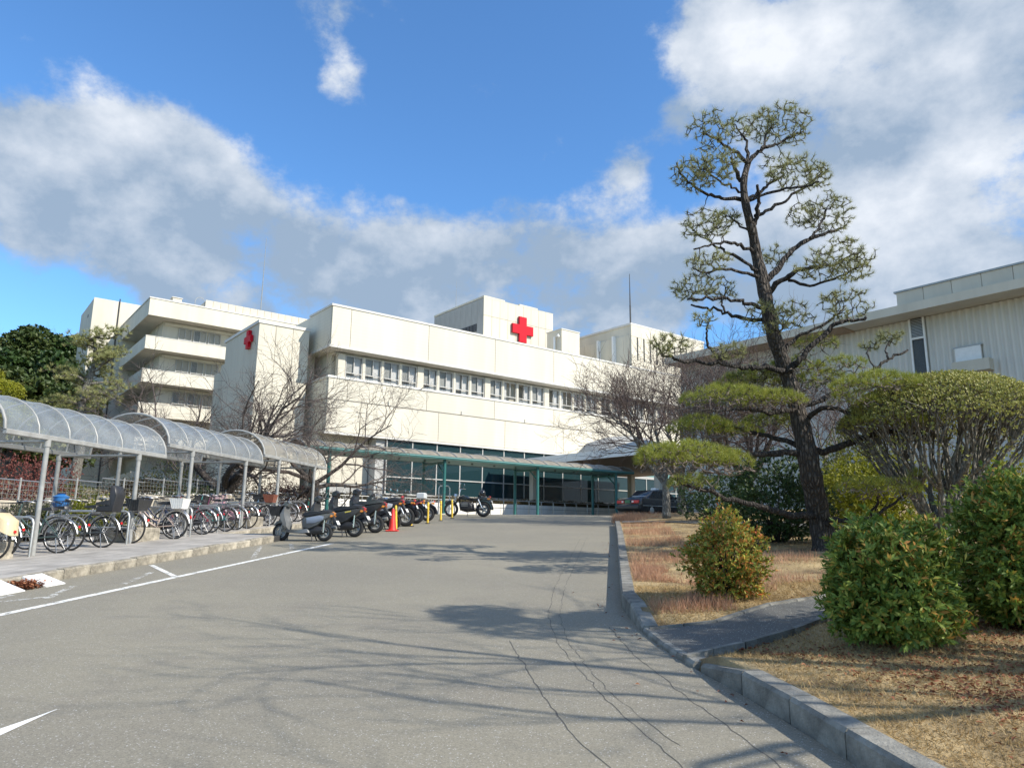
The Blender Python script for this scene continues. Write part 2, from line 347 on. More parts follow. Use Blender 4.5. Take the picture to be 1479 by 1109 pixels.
for i, (a, b) in enumerate([((11.6, -7.5), (13.0, -8.9)), ((9.2, -7.8), (10.3, -8.3)), ((7.3, -8.2), (9.4, -8.5)), ((14.4, -7.6), (17.0, -8.8)), ((10.6, -7.7), (12.0, -8.2)), ((5.0, -7.6), (7.4, -8.8)), ((16.4, -7.7), (17.8, -8.4)), ((8.3, -8.6), (9.3, -7.9))]):
    strip('bay_mark', [a, ((a[0]+b[0])/2, (a[1]+b[1])/2), b], .10 if i else .09, M_worn if i else M_line, .004)
strip('arrow_mark', [(4.93, -3.98), (4.75, -3.98), (4.5, -3.985), (4.3, -3.99), (3.2, -4.0)], [.004, .035, .095, .14, .38], M_arrow, .004)
def crack(pts, w, sd):
    rg = np.random.default_rng(sd); out = []; ww = []
    for a, b in zip(pts[:-1], pts[1:]):
        n = max(2, int(math.hypot(b[0]-a[0], b[1]-a[1])/.09))
        for k in range(n):
            f = k/n; out.append((a[0]+(b[0]-a[0])*f+rg.normal()*.006, a[1]+(b[1]-a[1])*f+rg.normal()*.008)); ww.append(w*rg.uniform(.5, 1.35))
    strip('crack', out, ww, M_crack, .002)
def gs(px, py):
    d = ray(px, py); lo, hi = .5, 90.
    for _ in range(60):
        m = (lo+hi)/2; p = EYE+d*m
        if p[2] > PR(X2S(p[0], p[1])[0]): lo = m
        else: hi = m
    return X2S(p[0], p[1])
crack([gs(*q) for q in [(735, 925), (775, 990), (825, 1060), (880, 1109), (930, 1150)]], .008, 1)
crack([gs(*q) for q in [(838, 778), (800, 850), (792, 890), (806, 930), (870, 1005), (960, 1085), (1010, 1130)]], .006, 2)
crack([gs(*q) for q in [(848, 775), (815, 850), (808, 890), (822, 930), (880, 1000), (990, 1085)]], .005, 3)
crack([gs(*q) for q in [(880, 905), (915, 945), (990, 1005), (1080, 1070), (1140, 1120)]], .007, 4)
# kerb stones, right side (tapered run-out at the path) and left side
def stone(parent, a, b, side, w, h, h2=None, mat=None, zf=None, gap=.012):
    """one kerb stone from (s,l) a to b, lying on the given side of that line"""
    h2 = h if h2 is None else h2; A, B = vec(a), vec(b); t = (B-A)/np.linalg.norm(B-A); A = A+t*gap/2; B = B-t*gap/2; q = np.array([-t[1], t[0]])*w*side
    x0, y0 = S2X(*((A+B)/2)); z0 = float(PR((A[0]+B[0])/2)); V = []
    for E_, hh in ((A, h), (B, h2)):
        ring = [(0, -.25), (0, hh-.025), (.12, hh), (1, hh), (1, -.25)]
        for k, zz in ring:
            e = E_+q*k; x, y = S2X(*e); V.append((x-x0, y-y0, (float(PR(e[0])) if zf is None else zf(*E_))+zz-z0))
    F_ = [(0, 1, 2, 3, 4), (9, 8, 7, 6, 5)]+[(i, 5+i, 5+(i+1) % 5, (i+1) % 5) for i in range(5)]
    me = bpy.data.meshes.new('kerb_stone'); me.from_pydata(V, [], F_); me.update(); me.materials.append(mat)
    return link('kerb_stone', me, parent, (x0, y0, z0))
def empt(name, loc=(0, 0, 0), kind=None, parent=None):
    o = bpy.data.objects.new(name, None); COL.objects.link(o); o.location = loc; o.parent = parent
    if kind: o['kind'] = kind
    return o
kbr = empt('kerb_right', kind='structure')
s = -6.
while s < 6.55:
    e = min(s+(.62 if s > 4 else .9), 6.75); stone(kbr, (s, kr(s)), (e, kr(e)), 1, .17, .17, .17 if e < 6.4 else .07, M_kerb); s = e
for a, b in ((6.78, 7.15), (7.15, 7.5), (7.5, 7.85), (7.85, 8.2)): stone(kbr, (a, kr(a)), (b, kr(b)), 1, .17, .055, .055, M_kerb)
s = 8.22
while s < 26.:
    e = min(s+.75, 26.2); stone(kbr, (s, kr(s)), (e, kr(e)), 1, .17, .07 if s < 8.3 else .19, .19, M_kerb); s = e
kbl = empt('kerb_left', kind='structure')
s = -4.
while s < 18.7:
    e = min(s+.6, 18.85); stone(kbl, (s, -9.06), (e, -9.06), -1, .16, .155+.01*math.sin(s*3), None, M_kerbL if s < 18.2 else M_dark); s = e
stone(kbl, (18.87, -9.06), (18.87, -9.9), 1, .15, .15, None, M_kerbL); stone(kbl, (18.87, -9.9), (18.87, -10.75), 1, .15, .15, None, M_kerbL)
s = 18.9
while s < 33: stone(kbl, (s, -10.9), (s+.75, -10.9), -1, .15, .15, None, M_kerbL); s += .75
# pavement on the left, lawn and path on the right
sheetgrid('pavement', np.array(sorted(set(list(np.arange(-8, 34, 1.))+[18.86, 18.9]))), lambda s: np.linspace(-14.0, -9.2 if s < 18.87 else -11.04, 6), lambda s, l: PR(s)+.145, M_pave)
PAV = bpy.data.objects['pavement']
for k in range(5):       # paving joints run along the road
    strip('paving_joint', [(s_, -9.55-.34*k) for s_ in np.arange(-4, 18.5, 1.)], .014, M_joint, .149, PAV)
sheetgrid('planting_bed', np.arange(-8, 42, 2.), lambda s: np.array([-80, -50, -30, -22, -18, -15.6, -14.0]), lambda s, l: PR(s)+.13+max(0, (-l-18))*.09, M_soil)
def lz(s, l):
    a = kr(s); z = float(PR(s))+.163+.05*min(14, max(0, l-a-.5))+.03*math.sin(s*2.1+l)*math.sin(l*1.7)*min(1, max(0, l-a-.3))
    k = max(0, 1-(l-a)/1.5)*max(0, min(1, (s-6.55)/.45))*max(0, min(1, (8.75-s)/.5))     # dropped towards the path mouth
    return z-(z-float(PR(s))-.005)*k
def far_fade(s): return max(0., min(1., (40-s)/10))
sheetgrid('lawn', np.array(sorted(list(np.arange(-8, 6, .5))+list(np.arange(6, 9.4, .1))+list(np.arange(9.5, 14, .5))+list(np.arange(14, 26.5, 1.))+[26.3])), lambda s: kr(s)+.09+np.concatenate([[-.06, -.04], np.linspace(0, 2, 21), np.linspace(2.4, 8, 15), [10, 14, 20, 30, 60]]), lambda s, l: lz(s, l) if l-kr(s) > .08 else float(PR(s))-.12+4.5*(l-kr(s)-.03), M_lawn)
sheetgrid('lawn_upper', np.arange(26.3, 46, 1.), lambda s: rright(s)+.0+np.concatenate([np.linspace(0, 8, 14), [12, 20, 40]]), lambda s, l: PR(s)+.012+(lz(s, l)-PR(s))*min(1, (l-rright(s))/1.2)*far_fade(s), M_lawn)
def ribbon(name, a, b, off, mat, zf, kind='structure', parent=None):
    V = []
    for p, q in zip(a, b):
        for k in np.linspace(0, 1, 4): e = vec(p)*(1-k)+vec(q)*k; x, y = S2X(*e); V.append((x, y, zf(*e)+off))
    i, j = np.meshgrid(np.arange(len(a)-1), np.arange(3), indexing='ij'); c = (i*4+j).ravel()
    o = link(name, npmesh(name, V, np.stack([c, c+1, c+5, c+4], 1), mat, True), parent)
    if kind: o['kind'] = kind
    return o
pa = [(7.0, .45), (7.15, .7), (7.3, 1.0), (7.6, 1.5), (8.03, 1.98), (8.6, 2.6), (9.4, 3.6), (10.4, 5), (12, 8)]; pb = [(8.1, .2), (8.15, .55), (8.2, .9), (8.55, 1.5), (9.06, 2.17), (9.6, 2.9), (10.3, 3.8), (11.2, 5), (12.8, 8)]
zp = lambda s, l: lz(s, l)+.012
PATH = ribbon('path', pa, pb, .03, M_path, zp)
for arr, sg in ((pa, -1), (pb, 1)):   # edging stones of the path
    for p, q in zip(arr[:-1], arr[1:]):
        n = max(1, round(math.hypot(q[0]-p[0], q[1]-p[1])/.45))
        for k in range(n):
            A = vec(p)+(vec(q)-vec(p))*k/n; B = vec(p)+(vec(q)-vec(p))*(k+1)/n
            stone(PATH, tuple(A), tuple(B), sg*-1, .07, .05, None, M_kerb, zp)
pc = [(25.2, -.2), (24.6, 1.0), (23.4, 2.2), (21.5, 3.6), (19, 5)]; pd = [(26.2, -.2), (25.6, 1.3), (24.4, 2.7), (22.3, 4.3), (19.6, 6)]
ribbon('path_upper', pc, pd, .03, M_path, lambda s, l: lz(s, l) if s < 26.2 else float(PR(s))+.16)

# ------------------------------------------------------------------ hospital blocks (u along the front, v back from it)
BC = np.array([-11.5, 47.]); BR = math.atan2(.616, .788)
class OB(MB):
    off = (0, 0, 0)
    def add(s, vs, fs): return MB.add(s, [(v[0]-s.off[0], v[1]-s.off[1], v[2]-s.off[2]) for v in vs], fs)
def UV(u, v, z=0.):
    p = BC+np.array([.788, .616])*u+np.array([-.616, .788])*v; return (float(p[0]), float(p[1]), z)
class Block:
    def __init__(s, name, label, cat, u, v, z=2.4, group=None):
        s.o = thing(name, label, cat, UV(u, v, z), BR, group); s.off = (u, v, z)
    def mb(s): m = OB(); m.off = s.off; return m
    def box(s, name, mat, *b, parent=None): return s.mb().box(*b).build(name, mat, parent or s.o)
    def pt(s, u, v, z): return (u-s.off[0], v-s.off[1], z-s.off[2])
def wmesh(mb, name, mat): return mb.mesh(name, mat)
B = Block('hospital_building', 'long cream front block with a ribbon of curtained windows above teal walkway', 'building', -.55, 0)
U1 = 52.
w = B.mb(); w.box(-.5, U1, .10, 24, 13.34, 16.1); w.box(.25, U1, 1.55, 24, 11.3, 13.4); w.box(-.5, U1, .10, 24, 7.66, 11.38); w.box(3.3, U1, 6.0, 24, 2.4, 7.7); w.box(-1.02, 0., 3.75, 24, 2.4, 15.2); w.box(-.5, 3.2, 1.35, 6.1, 2.4, 7.7)
w.build('wall', M_creamb, B.o)
edges = [-.55, .82]+[6.93+6.0*k for k in range(8)]
cache = {}
def pan(blk, name, mat, u0, u1, v0, v1, z0, z1, parent=None, b=.008):
    k = (name, mat.name, round(u1-u0, 3), round(v1-v0, 3), round(z1-z0, 3))
    if k not in cache: cache[k] = MB().bbox(0, u1-u0, 0, v1-v0, 0, z1-z0, b).mesh(name, mat)
    return link(name, cache[k], parent or blk.o, blk.pt(u0, v0, z0))
for a, b in zip(edges[:-1], edges[1:]):
    pan(B, 'cladding_panel', M_cream, a+.014, b-.014, 0, .14, 13.45, 16.1)
    pan(B, 'cladding_panel', M_cream, a+.014, b-.014, 0, .14, 9.86, 11.25)
    pan(B, 'cladding_panel', M_cream, a+.014+(1.05 if a > 0 else 0), b-.014+1.05, .02, .14, 7.74, 9.80)
for z0, z1, v0 in ((16.1, 16.24, -.05), (13.30, 13.45, -.03), (11.25, 11.40, -.05), (7.58, 7.72, -.03)):
    m = B.mb(); m.box(-.62, U1, v0, .2, z0, z1)
    if z0 > 8: m.box(-.62, -.5, .2, 3.74, z0, z1)
    m.build('coping', M_coping, B.o)
for z0, z1 in ((13.45, 16.1), (9.86, 11.25), (7.74, 9.8)): pan(B, 'side_panel', M_cream, -.56, -.48, .16, 3.7, z0, z1)
for k in range(9): B.mb().tube([(3.9+6*k, .06, 9.84), (3.9+6*k, -.02, 9.9), (3.9+6*k, -.03, 10.12)], .03, 6).build('drain_spout', M_alu, B.o)
B.box('drip_rail', M_joint, -.5, U1, .03, .12, 9.805, 9.855)
B.box('soffit', M_soffit, -.45, U1, .2, 1.6, 13.26, 13.335); B.box('sill_slab', M_creamb, -.45, U1, .2, 1.6, 11.385, 11.43)
B.box('beam', M_beige, .22, U1, 1.0, 1.5, 13.08, 13.25)
# ribbon windows: four to a six metre bay
fr = MB()
for x0, x1, z0, z1 in ((0, .06, 0, 1.62), (1.19, 1.25, 0, 1.62), (.06, 1.19, 0, .06), (.06, 1.19, 1.56, 1.62), (.06, 1.19, .40, .46), (.595, .655, .46, 1.56)): fr.box(x0, x1, 0, .09, z0, z1)
FRM = fr.mesh('window', M_frame)
def sheetm(name, x0, x1, z0, z1, y, mat, amp=.02, n=14):
    V = []
    for i in range(n+1):
        x = x0+(x1-x0)*i/n; yy = y+amp*math.sin(i*2.2)
        V += [(x, yy, z0), (x, yy, z1)]
    return npmesh(name, V, np.array([(2*i, 2*i+2, 2*i+3, 2*i+1) for i in range(n)]), mat)
PANES = [MB().box(a, b, .035, .05, c, d).mesh('pane', M_glass) for a, b, c, d in ((.06, .595, .46, 1.56), (.655, 1.19, .46, 1.56), (.06, 1.19, .06, .40))]
CUR = [[sheetm('curtain', .66, 1.2, .05, 1.58, .2, M_curtain), sheetm('curtain', .05, 1.2, .03, .36, .24, M_curtain, .03)], [sheetm('curtain', .05, .58, .4, 1.58, .2, M_curtain), sheetm('curtain', .7, 1.2, .05, 1.58, .22, M_curtain)],
       [sheetm('curtain', .75, 1.2, .05, 1.58, .2, M_curtain), sheetm('curtain', .05, .62, .46, 1.58, .12, M_screen, .0), sheetm('curtain', .05, 1.2, .03, .30, .24, M_curtain, .03)], [sheetm('curtain', .05, .4, .05, 1.58, .2, M_curtain)]]
PIL = MB().bbox(0, .17, 0, .30, 0, 1.68, .01).mesh('pillar', M_creamb); PILW = MB().bbox(0, .52, 0, .40, 0, 1.68, .01).mesh('pillar', M_beige)
rw = random.Random(3)
def window(blk, u, v, z, k=None, parent=None, panes=True):
    o = link('window', FRM, parent or blk.o, blk.pt(u, v, z))
    for p in PANES: link('pane', p, o)
    for c in CUR[rw.choice([0, 2, 2, 1, 2, 2]) if k is None else k]: link('curtain', c, o)
    return o
for bay in range(8):
    u0 = .92+6*bay
    for i in range(4):
        window(B, u0+1.43*i, .72, 11.46, 3 if (bay, i) in ((3, 1), (2, 1), (4, 0)) else None)
        if i < 3: link('pillar', PIL, B.o, B.pt(u0+1.43*i+1.255, .68, 11.43))
    link('pillar', PILW, B.o, B.pt(u0+4*1.43-.17+.02, .66, 11.43))
link('pillar', PILW, B.o, B.pt(.35, .66, 11.43))
# lobby glazing, two metre bays, three rows
gz = B.mb()
NB = 16
for k in range(NB+1): gz.box(4+2*k-.04, 4+2*k+.04, .12, .24, 3.9, 7.58)
for z0, z1 in ((3.86, 3.96), (5.03, 5.11), (6.2, 6.42), (6.86, 6.95)): gz.box(4.04, 4+2*NB, .10, .22, z0, z1)
GZ = gz.build('glazing_frame', M_frame, B.o)
for z0, z1 in ((3.96, 5.03), (5.11, 6.2), (6.95, 7.58)):
    me = MB().box(.045, 1.955, 0, .02, 0, z1-z0).mesh('pane', M_lobby)
    for k in range(NB): link('pane', me, GZ, B.pt(4+2*k, .16, z0))
me = MB().box(.045, 1.955, 0, .03, 0, .44).mesh('spandrel', M_green2)
for k in range(NB): link('spandrel', me, GZ, B.pt(4+2*k, .17, 6.42))
B.box('lobby_floor', M_grey, 4, U1, .3, 5.9, 2.45, 3.84); B.box('lobby_back_wall', M_interior, 4, U1, 5.5, 5.9, 3.85, 7.6)
for k in range(7): B.box('lobby_column', M_grey, 6.9+6*k, 7.4+6*k, 2.6, 3.1, 3.85, 7.6)
for k in range(4): pan(B, 'wall_panel', M_cream, -.5+.93*k+.012, -.5+.93*(k+1)-.012, 1.25, 1.36, 4.55, 6.9)
B.box('plinth', M_grey, -.5, 3.2, 1.22, 1.36, 2.4, 4.5); B.box('pier', M_grey, 3.25, 3.95, .3, 1.3, 2.4, 7.6)

T = Block('stair_tower', 'narrow cream tower with small red cross on its shaded side, left of front block', 'tower', -4.47, 2.5)
T.box('wall', M_creamb, -4.41, -1.06, 2.56, 9.5, 2.4, 14.72)
for k in range(3): pan(T, 'cladding_panel', M_creamb, -4.47+1.15*k+.01, -4.47+1.15*(k+1)-.01, 2.46, 2.58, 2.6, 14.72)
for k in range(5): pan(T, 'side_panel', M_creamb, -4.46, -4.38, 2.6+1.35*k, 2.6+1.35*(k+1)-.02, 2.6, 14.72)
T.box('coping', M_coping, -4.53, -.98, 2.40, 9.56, 14.72, 14.92)
def cross(mb, a, w, y0, y1):
    p = [(-w, -a), (w, -a), (w, -w), (a, -w), (a, w), (w, w), (w, a), (-w, a), (-w, w), (-a, w), (-a, -w), (-w, -w)]
    return mb.add([(x, y0, z) for x, z in p]+[(x, y1, z) for x, z in p], [tuple(range(12)), tuple(range(23, 11, -1))]+[((i+1) % 12, i, 12+i, 12+(i+1) % 12) for i in range(12)])
e = cross(MB(), .62, .22, -.10, .10).build('cross_emblem', M_red, T.o); e.location = T.pt(-4.60, 4.0, 13.85); e.rotation_euler = (0, 0, -math.pi/2)

WD = Block('ward_building', 'tall ward block with stacked cream balconies at the left behind the tower', 'building', -5.5, 32)
w = WD.mb(); w.box(-3.7, 22, 33.8, 46, 2.4, 22.6); w.box(-5.35, 22, 32.15, 45.9, 22.0, 23.45); w.build('wall', M_creamb, WD.o)
WD.box('roof_fascia', M_cream, -5.5, 22, 32, 32.14, 21.86, 23.55); WD.box('roof_fascia', M_cream, -5.5, -5.36, 32.15, 44.9, 21.86, 23.55)
WD.box('coping', M_coping, -5.56, 22, 31.94, 32.3, 23.55, 23.68); WD.box('coping', M_coping, -5.56, -5.2, 32.31, 44.9, 23.55, 23.68)
WD.box('soffit', M_soffit, -5.35, 22, 32.15, 45.5, 21.9, 21.98)
for k in range(5):
    z = 19.77-3.3*k; m = WD.mb(); m.box(-5.5, 22, 32, 32.15, z-1.27, z); m.box(-5.5, -5.35, 32.16, 44.4, z-1.27, z); bl = m.build('balcony', M_cream, WD.o)
    WD.box('slab', M_soffit, -5.34, 22, 32.16, 45, z-1.22, z-1.02, parent=bl); WD.box('rail_cap', M_coping, -5.53, 22, 31.97, 32.18, z, z+.05, parent=bl)
    for g, n in ((-2.2, 3), (2.9, 3), (7.6, 3)):
        for i in range(n):
            if k < 3 or i < 2: window(WD, g+1.45*i, 33.62, z+.0+.06)
    WD.box('window_head', M_beige, -3.6, 12, 33.6, 33.75, z+1.72, z+2.0)
SR = Block('end_stair_tower', 'plain cream stair tower at far left end, tallest beside the trees', 'tower', -8.6, 45)
SR.box('wall', M_creamb, -8.56, 4, 45.06, 54, 2.4, 26.2)
for a, b in ((-8.6, -6.15), (-6.0, -3.0), (-2.97, 0.)):
    for z0, z1 in ((2.4, 13), (13.03, 21.1), (21.13, 26.2)): pan(SR, 'cladding_panel', M_creamb, a, b-.02, 45, 45.1, z0, z1)
SR.mb().tube([(-6.07, 44.96, 2.4), (-6.07, 44.96, 26.5)], .07, 6).build('drain_pipe', M_dark, SR.o)
for z in (24.6, 22, 19.6): SR.box('vent', M_dark, -8.60, -8.53, 48, 48.3, z, z+.35)
RB = Block('roof_plant_screen', 'long beige ribbed plant screen on the roof of the ward block', 'roof screen', .7, 36, 23.4)
RB.box('wall', M_beige, .76, 20, 36.06, 42, 23.4, 25.55)
for k in range(24): pan(RB, 'screen_panel', M_beige, .7+.8*k, .7+.8*(k+1)-.03, 36, 36.08, 23.45, 25.62)
vb = Block('roof_vent_box', 'small cream vent box on the ward block roof edge', 'vent', -2.4, 36, 23.4); pan(vb, 'housing', M_creamb, -2.6, -1.7, 36, 36.9, 23.44, 25.2, b=.03); pan(vb, 'cap', M_coping, -2.68, -1.62, 35.92, 36.98, 25.2, 25.28)
vt = Block('roof_tank', 'little round steel hoop ladder beside the plant screen', 'ladder', .2, 36, 23.4)
vt.mb().tube([(.2+.5*math.cos(a), 36.3, 25.3+.55*math.sin(a)) for a in np.linspace(0, math.pi, 9)], .03, 5).build('hoop', M_steelp, vt.o)
vt.mb().tube([(-.3, 36.3, 23.44), (-.3, 36.3, 25.3)], .03, 5).build('rail', M_steelp, vt.o); vt.mb().tube([(.7, 36.3, 23.44), (.7, 36.3, 25.3)], .03, 5).build('rail', M_steelp, vt.o)
PH = Block('penthouse', 'tall pale rooftop tower carrying the large red cross', 'tower', 23.2, 16, 16.0)
PH.box('wall', M_creamb, 23.26, 32.86, 16.06, 25.7, 16.1, 25.6)
for k in range(9):
    a = 23.2+1.075*k
    for z0, z1 in ((16.12, 23.7), (23.73, 25.66)): pan(PH, 'wall_panel', M_creamb, a+.012, a+1.075-.012, 15.98, 16.08, z0, z1)
for k in range(9): pan(PH, 'side_panel', M_grey, 23.2, 23.28, 16.1+1.07*k, 16.1+1.07*(k+1)-.02, 16.12, 25.6)
m = PH.mb(); m.box(23.2, 26.0, 15.97, 25.8, 25.66, 25.86); m.box(28.0, 30.6, 15.97, 25.8, 25.66, 25.86); m.box(26.0, 28.0, 15.97, 16.4, 25.66, 25.7); m.box(30.6, 32.9, 15.97, 16.4, 25.66, 25.7); m.build('parapet', M_creamb, PH.o)
m = PH.mb()
for k in range(5): m.box(23.12, 23.22, 17.2+.62*k, 17.2+.62*k+.5, 22.2, 23.0)
m.build('louvre', M_dark, PH.o)
e = cross(MB(), 1.42, .50, 0, .07).build('cross_emblem', M_red, PH.o); e.location = PH.pt(28.3, 15.66, 22.95)
e2 = cross(MB(), 1.44, .52, .07, .26).build('return_edge', M_redside, e)
SB = Block('plant_room', 'small cream box with white duct between the cross tower and slit block', 'plant room', 28.8, 10, 16.0)
SB.box('wall', M_creamb, 28.8, 31.3, 10, 12.3, 16.12, 21.9); SB.box('coping', M_coping, 28.74, 31.36, 9.94, 12.36, 21.9, 22.0)
SB.mb().tube([(28.6, 10.9, 17), (28.6, 10.9, 21.2), (28.6, 10.3, 21.3), (28.6, 10.2, 21.1)], .12, 8).build('duct', M_white, SB.o)
SL = Block('slit_block', 'cream corner block with thin vertical slits at the right end of roof', 'building', 33.7, 5, 16.0)
SL.box('wall', M_creamb, 33.76, 45.4, 5.06, 16.8, 16.12, 22.2); SL.box('coping', M_coping, 33.64, 45.5, 4.93, 16.9, 22.2, 22.4)
pos = [33.7]+[34.6+.97*k for k in range(11)]+[45.4]
for k in range(12):
    a = pos[k]+(.11 if k else 0); b = pos[k+1]-(.11 if k < 11 else 0); pan(SL, 'wall_panel', M_cream, a, b, 4.95, 5.07, 18.6, 21.0)
    if 0 < k: SL.box('slit', M_dark, pos[k]-.11, pos[k]+.11, 5.03, 5.058, 18.6, 21.0)
SL.box('band', M_cream, 33.7, 45.4, 4.95, 5.07, 21.02, 22.19); SL.box('band', M_cream, 33.7, 45.4, 4.95, 5.07, 16.13, 18.58)
for k, vv in enumerate((5.1, 7.3, 9.5, 11.7, 13.9)): pan(SL, 'side_panel', M_creamb, 33.66, 33.77, vv, vv+2.16, 16.13, 21.2)
for vv in (7.05, 9.26): SL.box('fin', M_white, 33.25, 33.65, vv, vv+.22, 16.2, 21.3)
for u, v, z0, z1, r, lb in ((6.8, 36.5, 25.56, 34.5, .05, 'thin tall antenna mast on ward block plant screen'), (33.68, 5.0, 22.41, 27.6, .07, 'dark lightning rod on the corner of slit block'), (25, 24, 25.7, 30, .03, 'faint thin aerial behind the cross tower')):
    o = thing('antenna_mast', lb, 'mast', UV(u, v, z0), BR); MB().tube([(0, 0, -.02), (0, 0, (z1-z0)*.35)], r*1.2, 6).build('lower_pole', M_alu if r < .06 else M_dark, o); MB().tube([(0, 0, (z1-z0)*.35), (0, 0, z1-z0)], [r, r*.45], 6).build('upper_pole', M_alu if r < .06 else M_dark, o)

# right wing: corrugated wall under a deep eave
RWB = Block('auditorium_wing', 'grey wing with corrugated wall and deep flat eave at right edge', 'building', 16, -15.4)
V = []; Fc = []; k = 0; v = -52.
while v < -15.4:
    for dv, du in ((0, 0), (.11, 0), (.14, -.07), (.25, -.07)): V.append((du, v+dv+15.4))
    v += .28
V = [(a, b) for a, b in V]; n = len(V); VV = [(a, b, 0.) for a, b in V]+[(a, b, 9.3) for a, b in V]
link('corrugated_wall', npmesh('corrugated_wall', VV, np.array([(i+1, i, n+i, n+i+1) for i in range(n-1)]), M('corrugated siding', (.62, .60, .54), .6, .07, .6, stretch=(1, 1, .2))), RWB.o)
RWB.box('core', M_grey, 16.05, 34, -52, -15.4, 2.4, 12.0)
RWB.box('eave_slab', M_soffit, 14.46, 34, -52, -15.46, 11.72, 11.95); RWB.box('eave_fascia', M_creamb, 14.40, 14.455, -52, -15.4, 11.66, 12.07); RWB.box('eave_end', M_creamb, 14.40, 34, -15.455, -15.38, 11.66, 12.07)
for k in range(19): pan(RWB, 'parapet_panel', M_creamb, 14.75, 14.9, -29.2-1.2*(k+1)+.02, -29.2-1.2*k, 11.96, 12.78)
RWB.box('parapet_cap', M_alu, 14.7, 15.0, -52, -29.1, 12.78, 12.86); RWB.box('parapet_end', M_creamb, 14.91, 34, -29.3, -29.18, 11.96, 12.77)
RWB.box('soffit_panel', M_brownsoffit, 14.5, 15.92, -26.5, -15.6, 11.66, 11.715)
wn = RWB.mb(); wn.box(15.82, 15.92, -29.86, -29.78, 7.4, 11.7); wn.box(15.82, 15.92, -29.24, -29.16, 7.4, 11.7); wn.box(15.82, 15.92, -29.78, -29.24, 10.68, 10.78)
WN = wn.build('window', M_white, RWB.o); RWB.box('louvre_blade', M_dark, 15.87, 15.91, -29.78, -29.24, 10.8, 11.7, parent=WN)
for k in range(12): RWB.box('louvre_blade', M_alu, 15.84, 15.88, -29.78, -29.24, 10.82+.073*k, 10.82+.073*k+.035, parent=WN)
RWB.box('pane', M_glass, 15.87, 15.9, -29.78, -29.24, 7.4, 10.67, parent=WN); RWB.box('backing', M_interior, 15.905, 15.92, -29.78, -29.24, 7.4, 10.67, parent=WN)
RWB.box('white_board', M_white, 15.8, 15.92, -32.1, -31.05, 8.9, 9.9); RWB.box('board_frame', M_alu, 15.78, 15.92, -32.16, -31.0, 9.9, 9.96); RWB.box('ledge', M_creamb, 15.4, 15.92, -32.5, -31.0, 8.7, 9.2)
# entrance porch
PO = Block('entrance_porch', 'white flat porch roof over the driveway before the entrance', 'porch', 13, -15.4)
PO.box('roof_slab', M_white, 13.1, 27, -15.3, -.7, 6.22, 6.5); PO.box('fascia', M_white, 13, 13.09, -15.4, -.7, 6.12, 6.62); PO.box('fascia', M_white, 13.1, 27, -15.4, -15.31, 6.12, 6.62)
PO.box('soffit', M_brownsoffit, 13.2, 26.9, -15.2, -.8, 6.15, 6.215)
PO.mb().lathe([(3.4, 6.51), (3.3, 7.1), (2.7, 7.7), (1.5, 8.1), (0, 8.2)], 24, (18.5, -8, 0)).build('roof_dome', M_grey, PO.o, True)
for u, v in ((15, -14.2), (25.5, -14.2), (15, -2.2), (25.5, -2.2)): PO.box('column', M_creamb, u-.22, u+.22, v-.22, v+.22, 2.4, 6.14)
# teal covered walkway
WK = Block('covered_walkway', 'teal steel walkway roofed with curved bronze sheets in front of lobby', 'walkway', -7, -12.5)
for u in (-5.68, .62, 6.85, 13.15):
    WK.mb().tube([(u, -12.35, 2.40), (u, -12.35, 5.12)], .085, 12).build('post', M_green, WK.o, True)
    WK.mb().tube([(u, -10.3, 2.40), (u, -10.3, 5.12)], .085, 12).build('post', M_green, WK.o, True)
    WK.mb().tube([(u, -12.35, 4.98), (u, -10.3, 4.98)], .06, 8).build('cross_beam', M_green, WK.o)
    WK.mb().tube([(u, -12.3, 4.4), (u, -11.7, 4.92)], .04, 6).build('brace', M_green, WK.o)
UA, UB = -7.0, 14.5
WK.box('gutter', M_green, UA, UB, -12.62, -12.46, 5.12, 5.26); WK.box('gutter', M_green, UA, UB, -10.24, -10.1, 5.12, 5.26)
WK.box('eave_strip', M_green2, UA, UB, -12.645, -12.625, 5.18, 5.24)
WK.box('ceiling', M_green2, UA, UB, -12.45, -10.25, 5.13, 5.17)
nb = 21; du = (UB-UA)/nb
def arc(y0, y1, z0, rise, n=9): return [(y0+(y1-y0)*i/n, z0+rise*math.sin(math.pi*(i/n))**.8) for i in range(n+1)]
A = arc(-12.6, -10.1, 5.27, .36)
V = [(x, y+12.5, z-2.4) for y, z in A for x in (.02, du-.02)]; PM = npmesh('roof_sheet', V, np.array([(2*i, 2*i+1, 2*i+3, 2*i+2) for i in range(9)]), M_bronze, True)
RM = MB().tube([(0, y+12.5, z-2.4+.012) for y, z in A], .035, 6).mesh('rib', M_steelp, True)
for k in range(nb): link('roof_sheet', PM, WK.o, (UA+7+du*k, 0, 0))
for k in range(nb+1): link('rib', RM, WK.o, (UA+7+du*k, 0, 0))
for k in range(14): WK.mb().lathe([(.06, 0), (.06, .05), (0, .05)], 8, (-6+1.5*k, -11.4, 5.07)).build('downlight', M_dark, WK.o)
